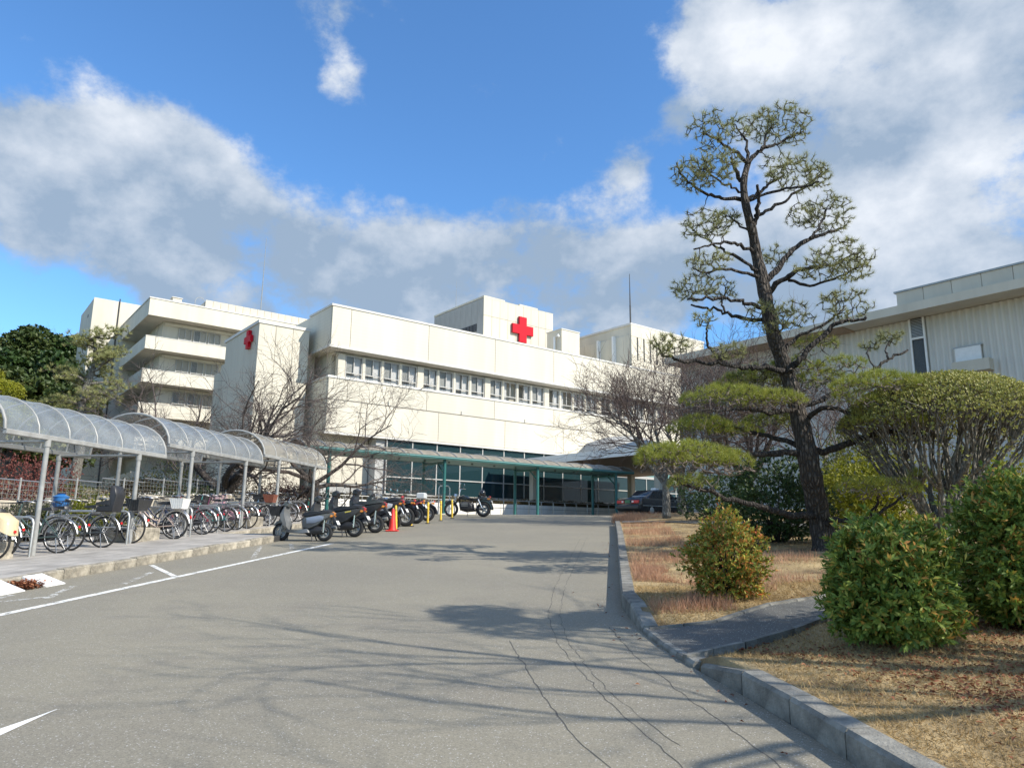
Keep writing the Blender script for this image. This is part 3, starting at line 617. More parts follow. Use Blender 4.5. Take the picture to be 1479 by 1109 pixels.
# planter wall, hedge, railings
PW = Block('planter_wall', 'long low white planter wall in front of the lobby glass', 'wall', -12, -2.3)
for k in range(22): pan(PW, 'wall_block', M_whitewall, -12+2*k+.006, -12+2*(k+1)-.006, -2.3, -2.0, 2.38, 3.36)
PW.box('fill', M_soil, -12, 32, -1.99, .0, 2.4, 3.25)
def railing(name, label, u0, u1, v, z, h, n, curved=True):
    R = Block(name, label, 'railing', u0, v, z)
    for i in range(n+1):
        u = u0+(u1-u0)*i/n
        p = [(u, v, z), (u, v, z+h*.82), (u+.02, v+.04, z+h*.94), (u+.1, v+.12, z+h)] if curved else [(u, v, z), (u, v, z+h)]
        R.mb().tube(p, .028, 6).build('post', M_steelp if not curved else M_alu, R.o)
    for hh, r in ((1., .028), (.5, .018)): R.mb().tube([(u0, v+(.12 if hh == 1 and curved else 0), z+h*hh), (u1, v+(.12 if hh == 1 and curved else 0), z+h*hh)], r, 6).build('rail', M_alu, R.o)
railing('handrail', 'grey handrail with curved post tops along the forecourt edge', 5.2, 26, -8.8, 2.45, .92, 21)
railing('handrail', 'thin grey handrail in front of white wall behind parked motorcycles', -9.5, 4.6, -7.4, 2.42, .92, 14, False)
BK = Block('back_wall_forecourt', 'white low wall behind the forecourt handrail at the right', 'wall', 5.4, -5.6)
for k in range(10): pan(BK, 'wall_block', M_whitewall, 5.4+2*k+.006, 5.4+2*(k+1)-.006, -5.6, -5.35, 2.38, 3.28)
# ------------------------------------------------------------------ cycle shelters
def shelter(idx, s0, z, label):
    Ln, hw, rise = 4.85, 1.05, .78
    x, y, z0 = G(s0, -12.4, .145)
    o = thing('cycle_shelter', label, 'shelter', (x, y, z0), ROADROT, 'arched cycle shelters')
    # local: x along the road, y to the left (away from the road)
    zl = z-z0
    def zz(sx): return float(PR(s0+sx))+.145-z0
    for sx in (1.05, 3.85):
        for sy in (-1, 1):
            p = MB().tube([(sx, sy*1.05, zz(sx)-.02), (sx, sy*1.05, zl-.03)], .048, 12).build('post', M_steelp, o, True)
            MB().tube([(sx, sy*1.05, zl-.16), (sx, sy*1.05, zl-.02)], .062, 12).build('collar', M_steelp, p, True)
        MB().tube([(sx, -1.05, zl-.05), (sx, 1.05, zl-.05)], .03, 8).build('tie_bar', M_alu, o, True)
    for sy in (-1, 1): MB().bbox(0, Ln, sy*1.05-.05, sy*1.05+.05, zl-.03, zl+.07, .012).build('gutter', M_steelp if sy < 0 else M_alu, o)
    nb = 6; d = Ln/nb
    A = [(-hw*math.cos(math.pi*i/14), zl+.06+rise*math.sin(math.pi*i/14)) for i in range(15)]
    ps = npmesh('roof_sheet', [(q, a, b) for a, b in A for q in (.022, d-.022)], np.array([(2*i, 2*i+1, 2*i+3, 2*i+2) for i in range(14)]), M_sheet if idx < 2 else M_sheetd, True)
    rb = MB().tube([(0, a, b) for a, b in A], .02, 6).mesh('rib', M_steelp, True)
    rf = MB().tube([(0, a, b) for a, b in A], .03, 8).mesh('end_rib', M_steelp, True)
    for k in range(nb): link('roof_sheet', ps, o, (d*k, 0, 0))
    for k in range(1, nb): link('rib', rb, o, (d*k, 0, 0))
    for k in (0, nb): link('end_rib', rf, o, (d*k, 0, 0))
    return o
shelter(0, 11.84, 3.28, 'nearest arched cycle shelter with clear roof, at the left edge')
shelter(0, 16.78, 3.58, 'middle arched cycle shelter with clear roof, one step higher')
shelter(2, 21.72, 3.82, 'far arched cycle shelter with dirty roof, next to teal walkway')
# steel hoop stands between the cycles
for k, s in enumerate((12.7, 15.45, 17.9, 19.2, 20.35, 22.2)):
    o = thing('hoop_stand', ['steel hoop rail left of the nearest shelter post', 'steel hoop rail at second shelter post', 'steel hoop rail at third shelter post', 'first steel hoop rail past the third shelter post', 'steel hoop rail just before fourth shelter post', 'farthest steel hoop rail among the parked cycles'][k], 'cycle rack', G(s, -11.25, .14), ROADROT, 'steel hoop rails between the cycles')
    MB().tube([(0, 0, -.02), (0, 0, .62), (0, .03, .70), (0, .10, .74), (0, 1.7, .74), (0, 1.78, .7), (0, 1.8, .62), (0, 1.8, -.02)], .026, 8).build('hoop', M_steel, o, True)
    MB().tube([(0, .02, .38), (0, 1.78, .38)], .016, 6).build('cross_bar', M_steel, o, True)
for k, (s, a) in enumerate(((16.35, .9), (21.6, .8), (12.1, .7))):
    o = MB().bbox(-a/2, a/2, 0, 1.1, -.03, .32, .02).build('concrete_block', M_kerbL); x, y, z = G(s, -11.35, .145); o.location = (x, y, z); o.rotation_euler = (0, 0, ROADROT)
    tag(o, ['pale concrete footing block between first and second shelters', 'pale concrete footing block between second and third shelters', 'pale concrete footing block under the nearest shelter'][k], 'concrete block', 'concrete footing blocks')

# ------------------------------------------------------------------ bicycles
M_tyre = M('tyre rubber', (.022, .022, .022), .85); M_rim = M('polished rim', (.6, .6, .6), .3, .05, metal=.9); M_chrome = M('chrome', (.7, .7, .7), .18, .03, metal=1.)
M_black = M('black plastic', (.025, .025, .027), .45); M_blackm = M('black paint', (.015, .015, .017), .22, .1, coat=.6); M_redlens = M('red lens', (.6, .02, .02), .2, coat=.5); M_amber = M('amber lens', (.8, .28, .03), .25, coat=.4)
_paint = {}
def PT(c, rough=.3):
    k = (tuple(c), rough)
    if k not in _paint: _paint[k] = M('paint %d' % len(_paint), c, rough, .05, coat=.4)
    return _paint[k]
_mc = {}
def cm(key, fn):
    if key not in _mc: _mc[key] = fn()
    return _mc[key]
def wheel(parent, x, z, R, tr, kind='spoke', nsp=18, y=0.):
    o = link('wheel', cm(('rim', R, tr, kind), lambda: MB().torus(R-tr*1.5, tr*.62 if kind == 'spoke' else tr*.8, 32, 6).mesh('wheel', M_rim if kind == 'spoke' else M_alu, True)), parent, (x, y, z))
    link('tyre', cm(('ty', R, tr), lambda: MB().torus(R-tr, tr, 32, 10).mesh('tyre', M_tyre, True)), o)
    def sp():
        m = MB(); m.tube([(0, -.045, 0), (0, .045, 0)], .022 if kind == 'spoke' else .05, 8)
        if kind == 'spoke':
            for i in range(nsp): a = 2*math.pi*i/nsp; sg = 1 if i % 2 else -1; m.tube([(.02*math.cos(a+1), .03*sg, .02*math.sin(a+1)), ((R-tr*2)*math.cos(a), 0, (R-tr*2)*math.sin(a))], .0028, 3, False)
        else:
            for i in range(5):
                for da in (-.12, .12): a = 2*math.pi*i/5; m.tube([(.03*math.cos(a), 0, .03*math.sin(a)), ((R-tr*2)*math.cos(a+da), 0, (R-tr*2)*math.sin(a+da))], [.03, .018], 5)
            m.lathe([(.11, -.03), (.11, -.02), (.04, -.02)], 14, (0, 0, 0), 'y')
        return m.mesh('spokes', M_rim if kind == 'spoke' else M_alu, True)
    link('spokes', cm(('sp', R, tr, kind), sp), o)
    return o
def basketm(c, solid):
    m = MB(); b = [(-.12, -.15), (.12, -.15), (.12, .15), (-.12, .15)]; t = [(-.17, -.2), (.18, -.2), (.18, .2), (-.17, .2)]
    L = lambda k: [(b[i][0]+(t[i][0]-b[i][0])*k, b[i][1]+(t[i][1]-b[i][1])*k, .24*k) for i in range(4)]
    for k in (0, .35, .7, 1): q = L(k); m.tube(q+[q[0]], .007 if k in (0, 1) else .004, 4)
    for i in range(4):
        for f in np.linspace(0, 1, 7)[:-1]:
            j = (i+1) % 4; p0 = (b[i][0]+(b[j][0]-b[i][0])*f, b[i][1]+(b[j][1]-b[i][1])*f, 0); p1 = (t[i][0]+(t[j][0]-t[i][0])*f, t[i][1]+(t[j][1]-t[i][1])*f, .24); m.tube([p0, p1], .004, 3, False)
    for f in np.linspace(-.15, .15, 6): m.tube([(-.12, f, 0), (.12, f, 0)], .004, 3, False)
    if solid:
        for i in range(4):
            j = (i+1) % 4; q0 = L(0); q1 = L(.97); m.add([q0[i], q0[j], q1[j], q1[i]], [(0, 1, 2, 3)])
        m.add(L(0), [(0, 1, 2, 3)])
    return m.mesh('basket', c, False)
BIKELAB = []
def bicycle(s, l, c, label, rot=0., front=None, rear=None, child=False, bag=None, cover=None, lean=0.):
    o = thing('bicycle', label, 'bicycle', G(s, l, .145), ROADROT+math.pi/2+rot, 'bicycles parked under the shelters'); o.rotation_euler[0] = lean
    P_ = PT(c)
    wheel(o, -.54, .33, .335, .021); wheel(o, .55, .33, .335, .021)
    m = MB(); m.tube([(.385, 0, .62), (.33, 0, .86)], .02, 8); m.tube([(.385, 0, .64), (.22, 0, .47), (.05, 0, .35), (-.08, 0, .29)], .02, 8); m.tube([(.36, 0, .74), (.16, 0, .55), (-.02, 0, .45), (-.14, 0, .46)], .015, 8)
    m.tube([(-.08, 0, .29), (-.22, 0, .74)], .018, 8)
    for sy in (-1, 1): m.tube([(-.08, sy*.03, .29), (-.54, sy*.05, .33)], .011, 5); m.tube([(-.2, sy*.02, .66), (-.54, sy*.05, .33)], .009, 5)
    m.build('frame', P_, o, True)
    m = MB()
    for sy in (-1, 1): m.tube([(.385, sy*.025, .63), (.43, sy*.045, .55), (.55, sy*.05, .33)], .012, 6)
    m.tube([(.33, 0, .86), (.30, 0, 1.0)], .014, 6); m.build('fork', P_ if c[0] < .5 else M_rim, o, True)
    m = MB().tube([(.12, -.29, .98), (.24, -.27, 1.0), (.33, -.12, 1.03), (.32, 0, 1.01), (.33, .12, 1.03), (.24, .27, 1.0), (.12, .29, .98)], .012, 6); hb = m.build('handlebar', M_chrome, o, True)
    for sy in (-1, 1): MB().tube([(.10, sy*.292, .977), (.21, sy*.275, .995)], .018, 8).build('grip', M_black, hb, True)
    link('saddle', cm('saddle', lambda: MB().prof([(-.42, .84), (-.40, .90), (-.28, .905), (-.12, .89), (-.05, .875), (-.10, .845), (-.26, .83)], .095, 0, .8, .5).mesh('saddle', M_black, True)), o)
    MB().tube([(-.21, 0, .7), (-.25, 0, .85)], .013, 6).build('seat_post', M_chrome, o)
    for x, a0, a1 in ((-.54, .35, 3.0), (.55, .55, 2.7)):
        link('mudguard', cm(('mg', x), lambda: MB().torus(.365, .018, 14, 5, (0, 0, 0), a0, a1).mesh('mudguard', M_rim, True)), o, (x, 0, .33))
    def rack():
        m = MB()
        for sy in (-.06, .06): m.tube([(-.26, sy, .72), (-.82, sy, .73)], .007, 5); m.tube([(-.72, sy, .73), (-.54, sy, .34)], .006, 5)
        for x in (-.4, -.55, -.7, -.82): m.tube([(x, -.06, .73), (x, .06, .73)], .006, 5)
        return m.mesh('rear_rack', M_rim, True)
    link('rear_rack', cm('rack', rack), o)
    link('chain_case', cm('cc', lambda: MB().prof([(-.60, .32), (-.56, .38), (-.1, .40), (.02, .34), (.02, .26), (-.08, .21), (-.55, .28)], .018, -.055).mesh('chain_case', M_black, True)), o)
    def crank():
        m = MB().tube([(-.08, -.075, .29), (.06, -.09, .2)], .011, 5); m.tube([(-.08, .075, .29), (-.22, .09, .38)], .011, 5); m.box(.02, .10, -.19, -.10, .19, .21); m.box(-.26, -.18, .10, .19, .37, .39); return m.mesh('crank', M_alu)
    link('crank', cm('crank', crank), o)
    link('stand', cm('stand', lambda: MB().tube([(-.52, .08, .3), (-.60, .12, .0)], .01, 5).mesh('stand', M_rim)), o)
    link('reflector', cm('refl', lambda: MB().lathe([(.0, -.012), (.028, -.01), (.028, .01), (0, .012)], 10, (-.93, 0, .52), 'x').mesh('reflector', M_redlens)), o)
    if front: link('basket', cm(('fb',)+front, lambda: basketm(PT(front[:3], .6), front[3])), o, (.52, 0, .74))
    if rear: link('basket', cm(('rb',)+rear, lambda: basketm(PT(rear[:3], .6), rear[3])), o, (-.62, 0, .745))
    if child:
        m = MB().prof([(-.80, .76), (-.86, 1.12), (-.80, 1.30), (-.70, 1.33), (-.70, 1.0), (-.62, .88), (-.42, .86), (-.40, .76)], .17, 0, .9, .8); k = m.build('child_seat', M_black, o, True)
        for sy in (-1, 1): MB().prof([(-.72, .9), (-.72, 1.02), (-.42, .96), (-.40, .9)], .02, sy*.17).build('arm_rest', M_black, k)
    if bag: MB().lathe([(0, 0), (.13, .0), (.17, .1), (.15, .2), (.17, .24), (.07, .29), (.09, .31), (0, .30)], 7, (.52, 0, .84)).build('bag_in_basket', PT(bag, .5), o, True)
    if cover: MB().prof([(-.92, .45), (-.9, .72), (-.7, .86), (-.4, .84), (-.1, .68), (-.2, .58), (-.6, .58)], .17, 0, .8, .6).build('rear_cover', PT(cover, .6), o, True)
    return o
BL = -11.9
blk = (.03, .03, .03)
bicycle(11.9, BL, (.05, .05, .05), 'black bicycle with beige cover over its rear rack at left edge', cover=(.62, .50, .30), rot=.1)
bicycle(12.45, BL-.2, (.03, .03, .035), 'black bicycle behind the nearest shelter post', front=blk+(True,), rot=-.06)
bicycle(13.35, BL+.1, (.06, .10, .09), 'dark green bicycle right of the nearest shelter post', front=blk+(False,), rot=.12)
bicycle(13.95, BL-.05, (.04, .04, .045), 'black city bicycle left of the one with child seat', front=blk+(False,), rot=-.05)
bicycle(14.6, BL+.12, (.05, .07, .08), 'dark bicycle with tall black child seat and blue bag in basket', child=True, front=blk+(False,), bag=(.03, .16, .42), rot=.08)
bicycle(15.75, BL+.05, (.06, .06, .06), 'grey bicycle with wide black rear basket at second shelter post', rear=blk+(True,), rot=-.08)
bicycle(16.95, BL+.25, (.55, .43, .36), 'pinkish beige bicycle with white rear basket', rear=(.75, .74, .70, True), front=blk+(True,), rot=.1)
bicycle(17.55, BL-.05, (.02, .03, .08), 'navy bicycle with black front basket near third shelter post', front=blk+(True,), rot=-.05)
bicycle(18.45, BL+.1, (.09, .09, .10), 'dark grey bicycle right of third shelter post', front=blk+(False,), rot=.06)
bicycle(18.95, BL-.05, (.35, .05, .07), 'dark red bicycle between third post and teal bicycle', front=(.2, .2, .2, False), rot=.15)
bicycle(19.65, BL+.12, (.07, .28, .27), 'teal bicycle under the middle shelter', front=blk+(False,), rot=-.08)
bicycle(20.3, BL, (.16, .05, .10), 'maroon bicycle next to the teal one', front=blk+(True,), rot=.05)
bicycle(21.0, BL+.05, (.62, .30, .36), 'pink bicycle at fourth shelter post', front=(.7, .45, .5, False), rot=-.1)
bicycle(22.15, BL, (.10, .09, .08), 'black bicycle with brown box on its rear rack', rear=(.22, .07, .04, True), cover=None, rot=.12)
bicycle(22.85, BL-.1, (.5, .5, .5), 'silver bicycle under the far shelter', front=blk+(False,), rot=-.05)
bicycle(23.7, BL, (.05, .05, .06), 'last black bicycle under the far shelter beside grey scooter', front=blk+(True,), rot=.08)
bicycle(24.6, BL-.1, (.4, .4, .42), 'pale grey bicycle at far end of far shelter', front=blk+(False,))

# ------------------------------------------------------------------ scooters and motorcycles (x forward)
def plate(o, x, z, tilt=.5): 
    p = MB().bbox(-.006, .006, -.09, .09, -.06, .06, .003).build('number_plate', M_white, o); p.location = (x, 0, z); p.rotation_euler = (0, tilt, 0); return p
def mirrors(o, x, z, w=.3, c=None):
    for sy in (-1, 1):
        m = MB().tube([(x, sy*.22, z), (x-.02, sy*w, z+.16)], .007, 5).build('mirror_stem', M_black, o)
        MB().lathe([(0, -.012), (.05, -.012), (.055, 0), (.05, .01), (0, .012)], 12, (x-.03, sy*(w+.02), z+.2), 'x').build('mirror', M_black if c is None else c, m, True)
def legs(o, x, R): 
    MB().tube([(x, .1, R*.8), (x-.06, .16, .0)], .016, 6).build('stand', M_black, o); MB().tube([(x, -.1, R*.8), (x-.06, -.16, .0)], .016, 6).build('stand', M_black, o)
def scooter(s, l, label, body, side=None, k=1., rot=0., screen=None, seatc=None, basket=False, tail=M_redlens, decal=None, legsh=None):
    o = thing('motor_scooter', label, 'scooter', G(s, l), ROADROT+math.pi/2+rot, 'scooters and motorcycles parked in the bay')
    Bm = PT(body, .35); R = .23*k if k < 1.1 else .27; X = lambda p: [(a*k, b*k) for a, b in p]
    wheel(o, .60*k, R, R, .05*k, 'cast'); wheel(o, -.60*k, R, R, .055*k, 'cast')
    MB().prof(X([(.36, .30), (.44, .27), (.50, .42), (.60, .55), (.62, .72), (.52, .90), (.46, .92), (.47, .74), (.42, .56), (.36, .40)]), .19*k, 0, .72, .5).build('leg_shield', PT(legsh, .4) if legsh else Bm, o, True)
    MB().prof(X([(.40, .40), (.44, .52), (.56, .56), (.72, .50), (.80, .40), (.76, .39), (.68, .45), (.55, .47), (.46, .41)]), .075*k, 0, .9, .7).build('front_fender', Bm, o, True)
    for sy in (-1, 1): MB().tube([(.50*k, sy*.06*k, .56*k), (.60*k, sy*.07*k, R)], .022*k, 6).build('fork', M_alu, o)
    MB().prof(X([(.42, .22), (.42, .30), (.1, .29), (-.2, .33), (-.25, .22), (.0, .19)]), .17*k, 0, .85, .7).build('floorboard', Bm, o, True)
    MB().prof(X([(-.02, .30), (.02, .52), (-.05, .62), (-.3, .66), (-.7, .74), (-.86, .74), (-.84, .66), (-.6, .52), (-.45, .40), (-.2, .30)]), .17*k, 0, .82, .55).build('body', Bm, o, True)
    if side:
        for sy in (-1, 1): MB().prof(X([(-.16, .46), (-.14, .60), (-.5, .66), (-.62, .64), (-.60, .56), (-.4, .47)]), .02*k, sy*.165*k, .85).build('side_panel', PT(side, .4), o, True)
    if decal:
        for sy in (-1, 1): MB().prof(X([(-.38, .60), (-.36, .63), (-.55, .66), (-.52, .63)]), .012*k, sy*.165*k).build('decal', PT(decal, .4), o)
    MB().prof(X([(.02, .64), (.0, .72), (-.2, .78), (-.45, .77), (-.62, .82), (-.80, .80), (-.80, .74), (-.4, .68), (-.1, .62)]), .15*k, 0, .8, .55).build('seat', PT(seatc, .6) if seatc else M_black, o, True)
    MB().prof(X([(-.05, .2), (-.1, .34), (-.35, .40), (-.62, .38), (-.70, .26), (-.55, .18), (-.2, .16)]), .10*k, .02, .8).build('engine', M_black, o, True)
    MB().tube([(-.1*k, -.13*k, .2*k), (-.35*k, -.17*k, .24*k), (-.85*k, -.18*k, .36*k)], [.03*k, .055*k, .05*k], 10).build('exhaust', M_alu, o, True)
    MB().tube([(-.60*k, .1*k, R), (-.62*k, .1*k, .64*k)], .03*k, 8).build('shock', M_chrome, o)
    MB().prof(X([(.40, .88), (.56, .90), (.54, 1.0), (.44, 1.04), (.36, .98)]), .12*k, 0, .75).build('handlebar_cowl', Bm, o, True)
    hb = MB().tube([(.34*k, -.30*k, .98*k), (.42*k, -.14*k, 1.0*k), (.42*k, .14*k, 1.0*k), (.34*k, .30*k, .98*k)], .014, 6).build('handlebar', M_black, o, True)
    for sy in (-1, 1): MB().tube([(.33*k, sy*.31*k, .98*k), (.37*k, sy*.2*k, .99*k)], .02, 8).build('grip', M_black, hb)
    mirrors(o, .38*k, 1.0*k, .3*k)
    h = MB().lathe([(0, .05), (.06*k, .04), (.075*k, 0), (.07*k, -.03)], 12, (.60*k, 0, .70*k), 'x').build('headlight', M_chrome, o, True)
    MB().prof(X([(-.84, .66), (-.88, .72), (-.82, .76), (-.74, .74), (-.76, .68)]), .07*k, 0, .8).build('tail_light', tail, o, True)
    for sy in (-1, 1): MB().prof(X([(-.82, .62), (-.86, .66), (-.78, .68), (-.76, .63)]), .03*k, sy*.12*k).build('indicator', M_amber, o)
    MB().prof(X([(-.74, .64), (-.84, .64), (-1.0, .36), (-.97, .35), (-.82, .54)]), .07*k, 0, .9).build('rear_fender', M_black, o, True)
    plate(o, -.955*k, .48*k, .5); legs(o, -.28*k, R)
    if screen: MB().prof([(.50*k, .92*k), (.53*k, .95*k), (.36*k, .95*k+screen), (.34*k, .95*k+screen)], .19*k, 0, .8, .6).build('windscreen', M_glass, o, True)
    if basket: link('basket', cm('scb', lambda: basketm(M_black, True)), o, (.74*k, 0, .66*k))
    return o
def motorcycle(s, l, label, tank, rot=0., k=1., cruiser=False, box=None, rimc=None, tail=M_redlens, helmet=False, fairing=None):
    o = thing('motorcycle', label, 'motorcycle', G(s, l), ROADROT+math.pi/2+rot, 'scooters and motorcycles parked in the bay')
    T_ = PT(tank, .22); R = .31*k; X = lambda p: [(a*k, b*k) for a, b in p]
    wheel(o, .72*k, R, R, .055*k, 'cast' if not cruiser else 'spoke'); wheel(o, -.66*k, R, R, .075*k, 'cast')
    rk = (.70, .98) if cruiser else (.48, .92)
    for sy in (-1, 1): MB().tube([(.72*k, sy*.09*k, R), ((.46 if cruiser else .40)*k, sy*.09*k, .92*k)], .025*k, 8).build('fork', M_chrome, o, True)
    link('front_fender', cm(('ff', k), lambda: MB().torus(.34*k, .05*k, 12, 6, (0, 0, 0), .7, 2.3).mesh('front_fender', M_blackm, True)), o, (.72*k, 0, R))
    MB().prof(X([(.40, .72), (.38, .84), (.22, .90), (-.02, .84), (-.12, .74), (.1, .68)]), .15*k, 0, .7, .5).build('fuel_tank', T_, o, True)
    MB().prof(X([(-.08, .70), (-.06, .78), (-.3, .74), (-.5, .80), (-.78, .86), (-.80, .81), (-.5, .70), (-.3, .66)]), .14*k, 0, .8).build('seat', M_black, o, True)
    MB().prof(X([(-.35, .62), (-.3, .70), (-.7, .80), (-.92, .84), (-.94, .79), (-.7, .68)]), .11*k, 0, .75).build('tail_cowl', T_, o, True)
    MB().prof(X([(.32, .28), (.36, .46), (.26, .64), (-.05, .64), (-.22, .50), (-.24, .30), (-.05, .22)]), .17*k, 0, .75).build('engine', M_alu if not cruiser else M_black, o, True)
    for z in (.44, .50, .56): MB().bbox(-.02*k, .27*k, -.185*k, .185*k, z*k, (z+.025)*k, .005).build('cylinder_fin', M_alu, o)
    m = MB()
    for sy in (-1, 1): m.tube([(.40*k, 0, .84*k), (.34*k, sy*.1*k, .45*k), (.2*k, sy*.12*k, .24*k), (-.25*k, sy*.12*k, .27*k), (-.2*k, sy*.1*k, .66*k), (.36*k, 0, .78*k)], .02*k, 6); m.tube([(-.22*k, sy*.11*k, .36*k), (-.66*k, sy*.11*k, R)], .025*k, 6)
    m.build('frame', M_blackm, o, True)
    for sy in (-1, 1): MB().tube([(-.62*k, sy*.12*k, .36*k), (-.45*k, sy*.12*k, .72*k)], .03*k, 8).build('shock', M_chrome, o, True)
    MB().tube([(.32*k, -.14*k, .42*k), (.38*k, -.16*k, .3*k), (.1*k, -.18*k, .22*k), (-.3*k, -.2*k, .28*k), (-.85*k, -.22*k, .40*k)], [.025*k, .025*k, .03*k, .05*k, .055*k], 10).build('exhaust', M_alu if not cruiser else M_black, o, True)
    zb = 1.02 if not cruiser else 1.16
    hb = MB().tube([(.22*k, -.36*k, zb*k), (.36*k, -.2*k, (zb+.02)*k), (.40*k, 0, .95*k), (.36*k, .2*k, (zb+.02)*k), (.22*k, .36*k, zb*k)], .013, 6).build('handlebar', M_chrome, o, True)
    for sy in (-1, 1): MB().tube([(.20*k, sy*.37*k, zb*k), (.29*k, sy*.29*k, (zb+.01)*k)], .02, 8).build('grip', M_black, hb)
    mirrors(o, .28*k, zb*k, .34*k, M_chrome)
    MB().lathe([(0, .07), (.08*k, .06), (.10*k, .02), (.09*k, -.05), (.03*k, -.09)], 14, (.55*k, 0, .86*k), 'x').build('headlight', M_chrome, o, True)
    MB().prof(X([(-.90, .78), (-.97, .80), (-.95, .86), (-.88, .85)]), .055*k, 0, .8).build('tail_light', tail, o, True)
    for sy in (-1, 1): MB().lathe([(0, -.03), (.03, -.02), (.03, .03), (0, .04)], 8, (-.88*k, sy*.16*k, .74*k), 'x').build('indicator', M_amber, o, True)
    link('rear_fender', cm(('rf', k), lambda: MB().torus(.36*k, .07*k, 12, 6, (0, 0, 0), 1.2, 3.2).mesh('rear_fender', M_blackm, True)), o, (-.66*k, 0, R))
    plate(o, -1.02*k, .62*k, .4); MB().tube([(-.05, .16, .25*k), (-.02, .26, 0)], .014, 6).build('stand', M_black, o)
    if fairing: MB().prof(X([(.40, .60), (.62, .70), (.66, .84), (.46, 1.06), (.42, 1.04), (.46, .88), (.38, .74)]), .17*k, 0, .7, .5).build('fairing', PT(fairing, .25), o, True)
    if box: MB().bbox(-1.0*k, -.68*k, -.17*k, .17*k, .90*k, 1.12*k, .03).build('top_box', PT(box, .4), o)
    if helmet: MB().lathe([(.06, 0), (.125, .03), (.145, .11), (.13, .19), (.08, .25), (0, .27)], 14, (-.60*k, 0, .86*k)).build('helmet_on_seat', M_blackm, o, True)
    return o
ML = -8.42
scooter(18.62, ML-.06, 'grey step-through scooter with blue-grey side panel and front basket, nearest of the row', (.10, .105, .105), side=(.22, .26, .33), basket=True, rot=.03, legsh=(.15, .155, .155), tail=M_amber)
scooter(20.15, ML+.15, 'dark grey scooter with yellow side decal, second in the row', (.045, .046, .047), k=1.1, rot=-.05, screen=.14, decal=(.75, .6, .1))
scooter(21.75, ML+.1, 'black maxi scooter with dark windscreen, third in the row', (.02, .02, .022), k=1.22, rot=.04, screen=.2, seatc=(.03, .03, .03))
scooter(23.45, ML+.12, 'black and white maxi scooter with raised tail beside traffic cone', (.025, .025, .03), side=(.55, .55, .55), k=1.26, rot=-.06, screen=.22)
motorcycle(24.9, ML+.1, 'black naked motorcycle with fat rear tyre behind second yellow post', (.02, .02, .02), rot=.05, k=1.08, fairing=(.03, .03, .03))
motorcycle(26.6, ML+.05, 'motorcycle with pale grey box and orange lamp behind third yellow post', (.25, .03, .03), rot=-.04, box=(.6, .6, .58), tail=M_amber)
motorcycle(28.3, ML+.05, 'small red and white motorcycle behind fourth yellow post', (.5, .5, .48), rot=.06, k=.92, fairing=(.45, .04, .04))
motorcycle(32.0, -6.95, 'black cruiser motorcycle with helmet, alone at the far end of row', (.015, .015, .016), rot=.0, k=1.05, cruiser=True, helmet=True)

# cone and yellow posts
cn = thing('traffic_cone', 'red traffic cone at the end of motorcycle bay', 'traffic cone', G(22.6, -7.32))
MC = M('cone red', (.78, .045, .035), .45, .1); MB().lathe([(.135, .03), (.12, .08), (.05, .62), (.03, .70), (.022, .70), (.02, .66)], 20).build('cone', MC, cn, True); MB().bbox(-.19, .19, -.19, .19, 0, .035, .012).build('base', MC, cn)
MY = M('yellow post', (.80, .52, .05), .5, .1, 3)
for k, (px, py) in enumerate(((572, 765), (594, 760), (617.6, 756), (636.6, 752), (653, 748.5))):
    s, l = gs(px, py); o = thing('bollard', ['yellow post right behind traffic cone, first of five', 'second yellow post from the cone, leaning slightly', 'third yellow post from the cone', 'fourth yellow post from the cone', 'fifth yellow post, farthest from cone'][k], 'bollard', G(s, l), group='yellow posts along the motorcycle bay')
    o.rotation_euler = (0, (-.05, -.09, .0, -.02, -.03)[k], 0)
    MB().lathe([(.045, 0), (.042, .02), (.040, .74), (.03, .78), (0, .785)], 12).build('post', MY, o, True); MB().lathe([(.1, -.01), (.1, .015), (.05, .03)], 14).build('base', M_black, o, True); MB().lathe([(.0412, .60), (.0415, .60), (.0415, .66), (.0405, .66)], 12).build('band', PT((.55, .36, .06), .5), o, True)
for k, (px, y, sz) in enumerate(((545, 40, (.55, .95)), (641, 41, (.62, 1.55)))):
    x, yy, z = at(px, 735, y); z = float(PR(X2S(x, yy)[0]))
    o = thing('barrier_hoop', ['low white hoop barrier behind the maxi scooters', 'tall white hoop barrier behind the fourth yellow post'][k], 'barrier', (x, yy, z), .3)
    w_, h_ = sz; MB().tube([(-w_/2, 0, -.02), (-w_/2, 0, h_-.12), (-w_/2+.1, 0, h_), (w_/2-.1, 0, h_), (w_/2, 0, h_-.12), (w_/2, 0, -.02)], .035, 8).build('hoop', M_white, o, True); MB().tube([(-w_/2, 0, h_*.5), (w_/2, 0, h_*.5)], .02, 6).build('cross_bar', M_white, o)

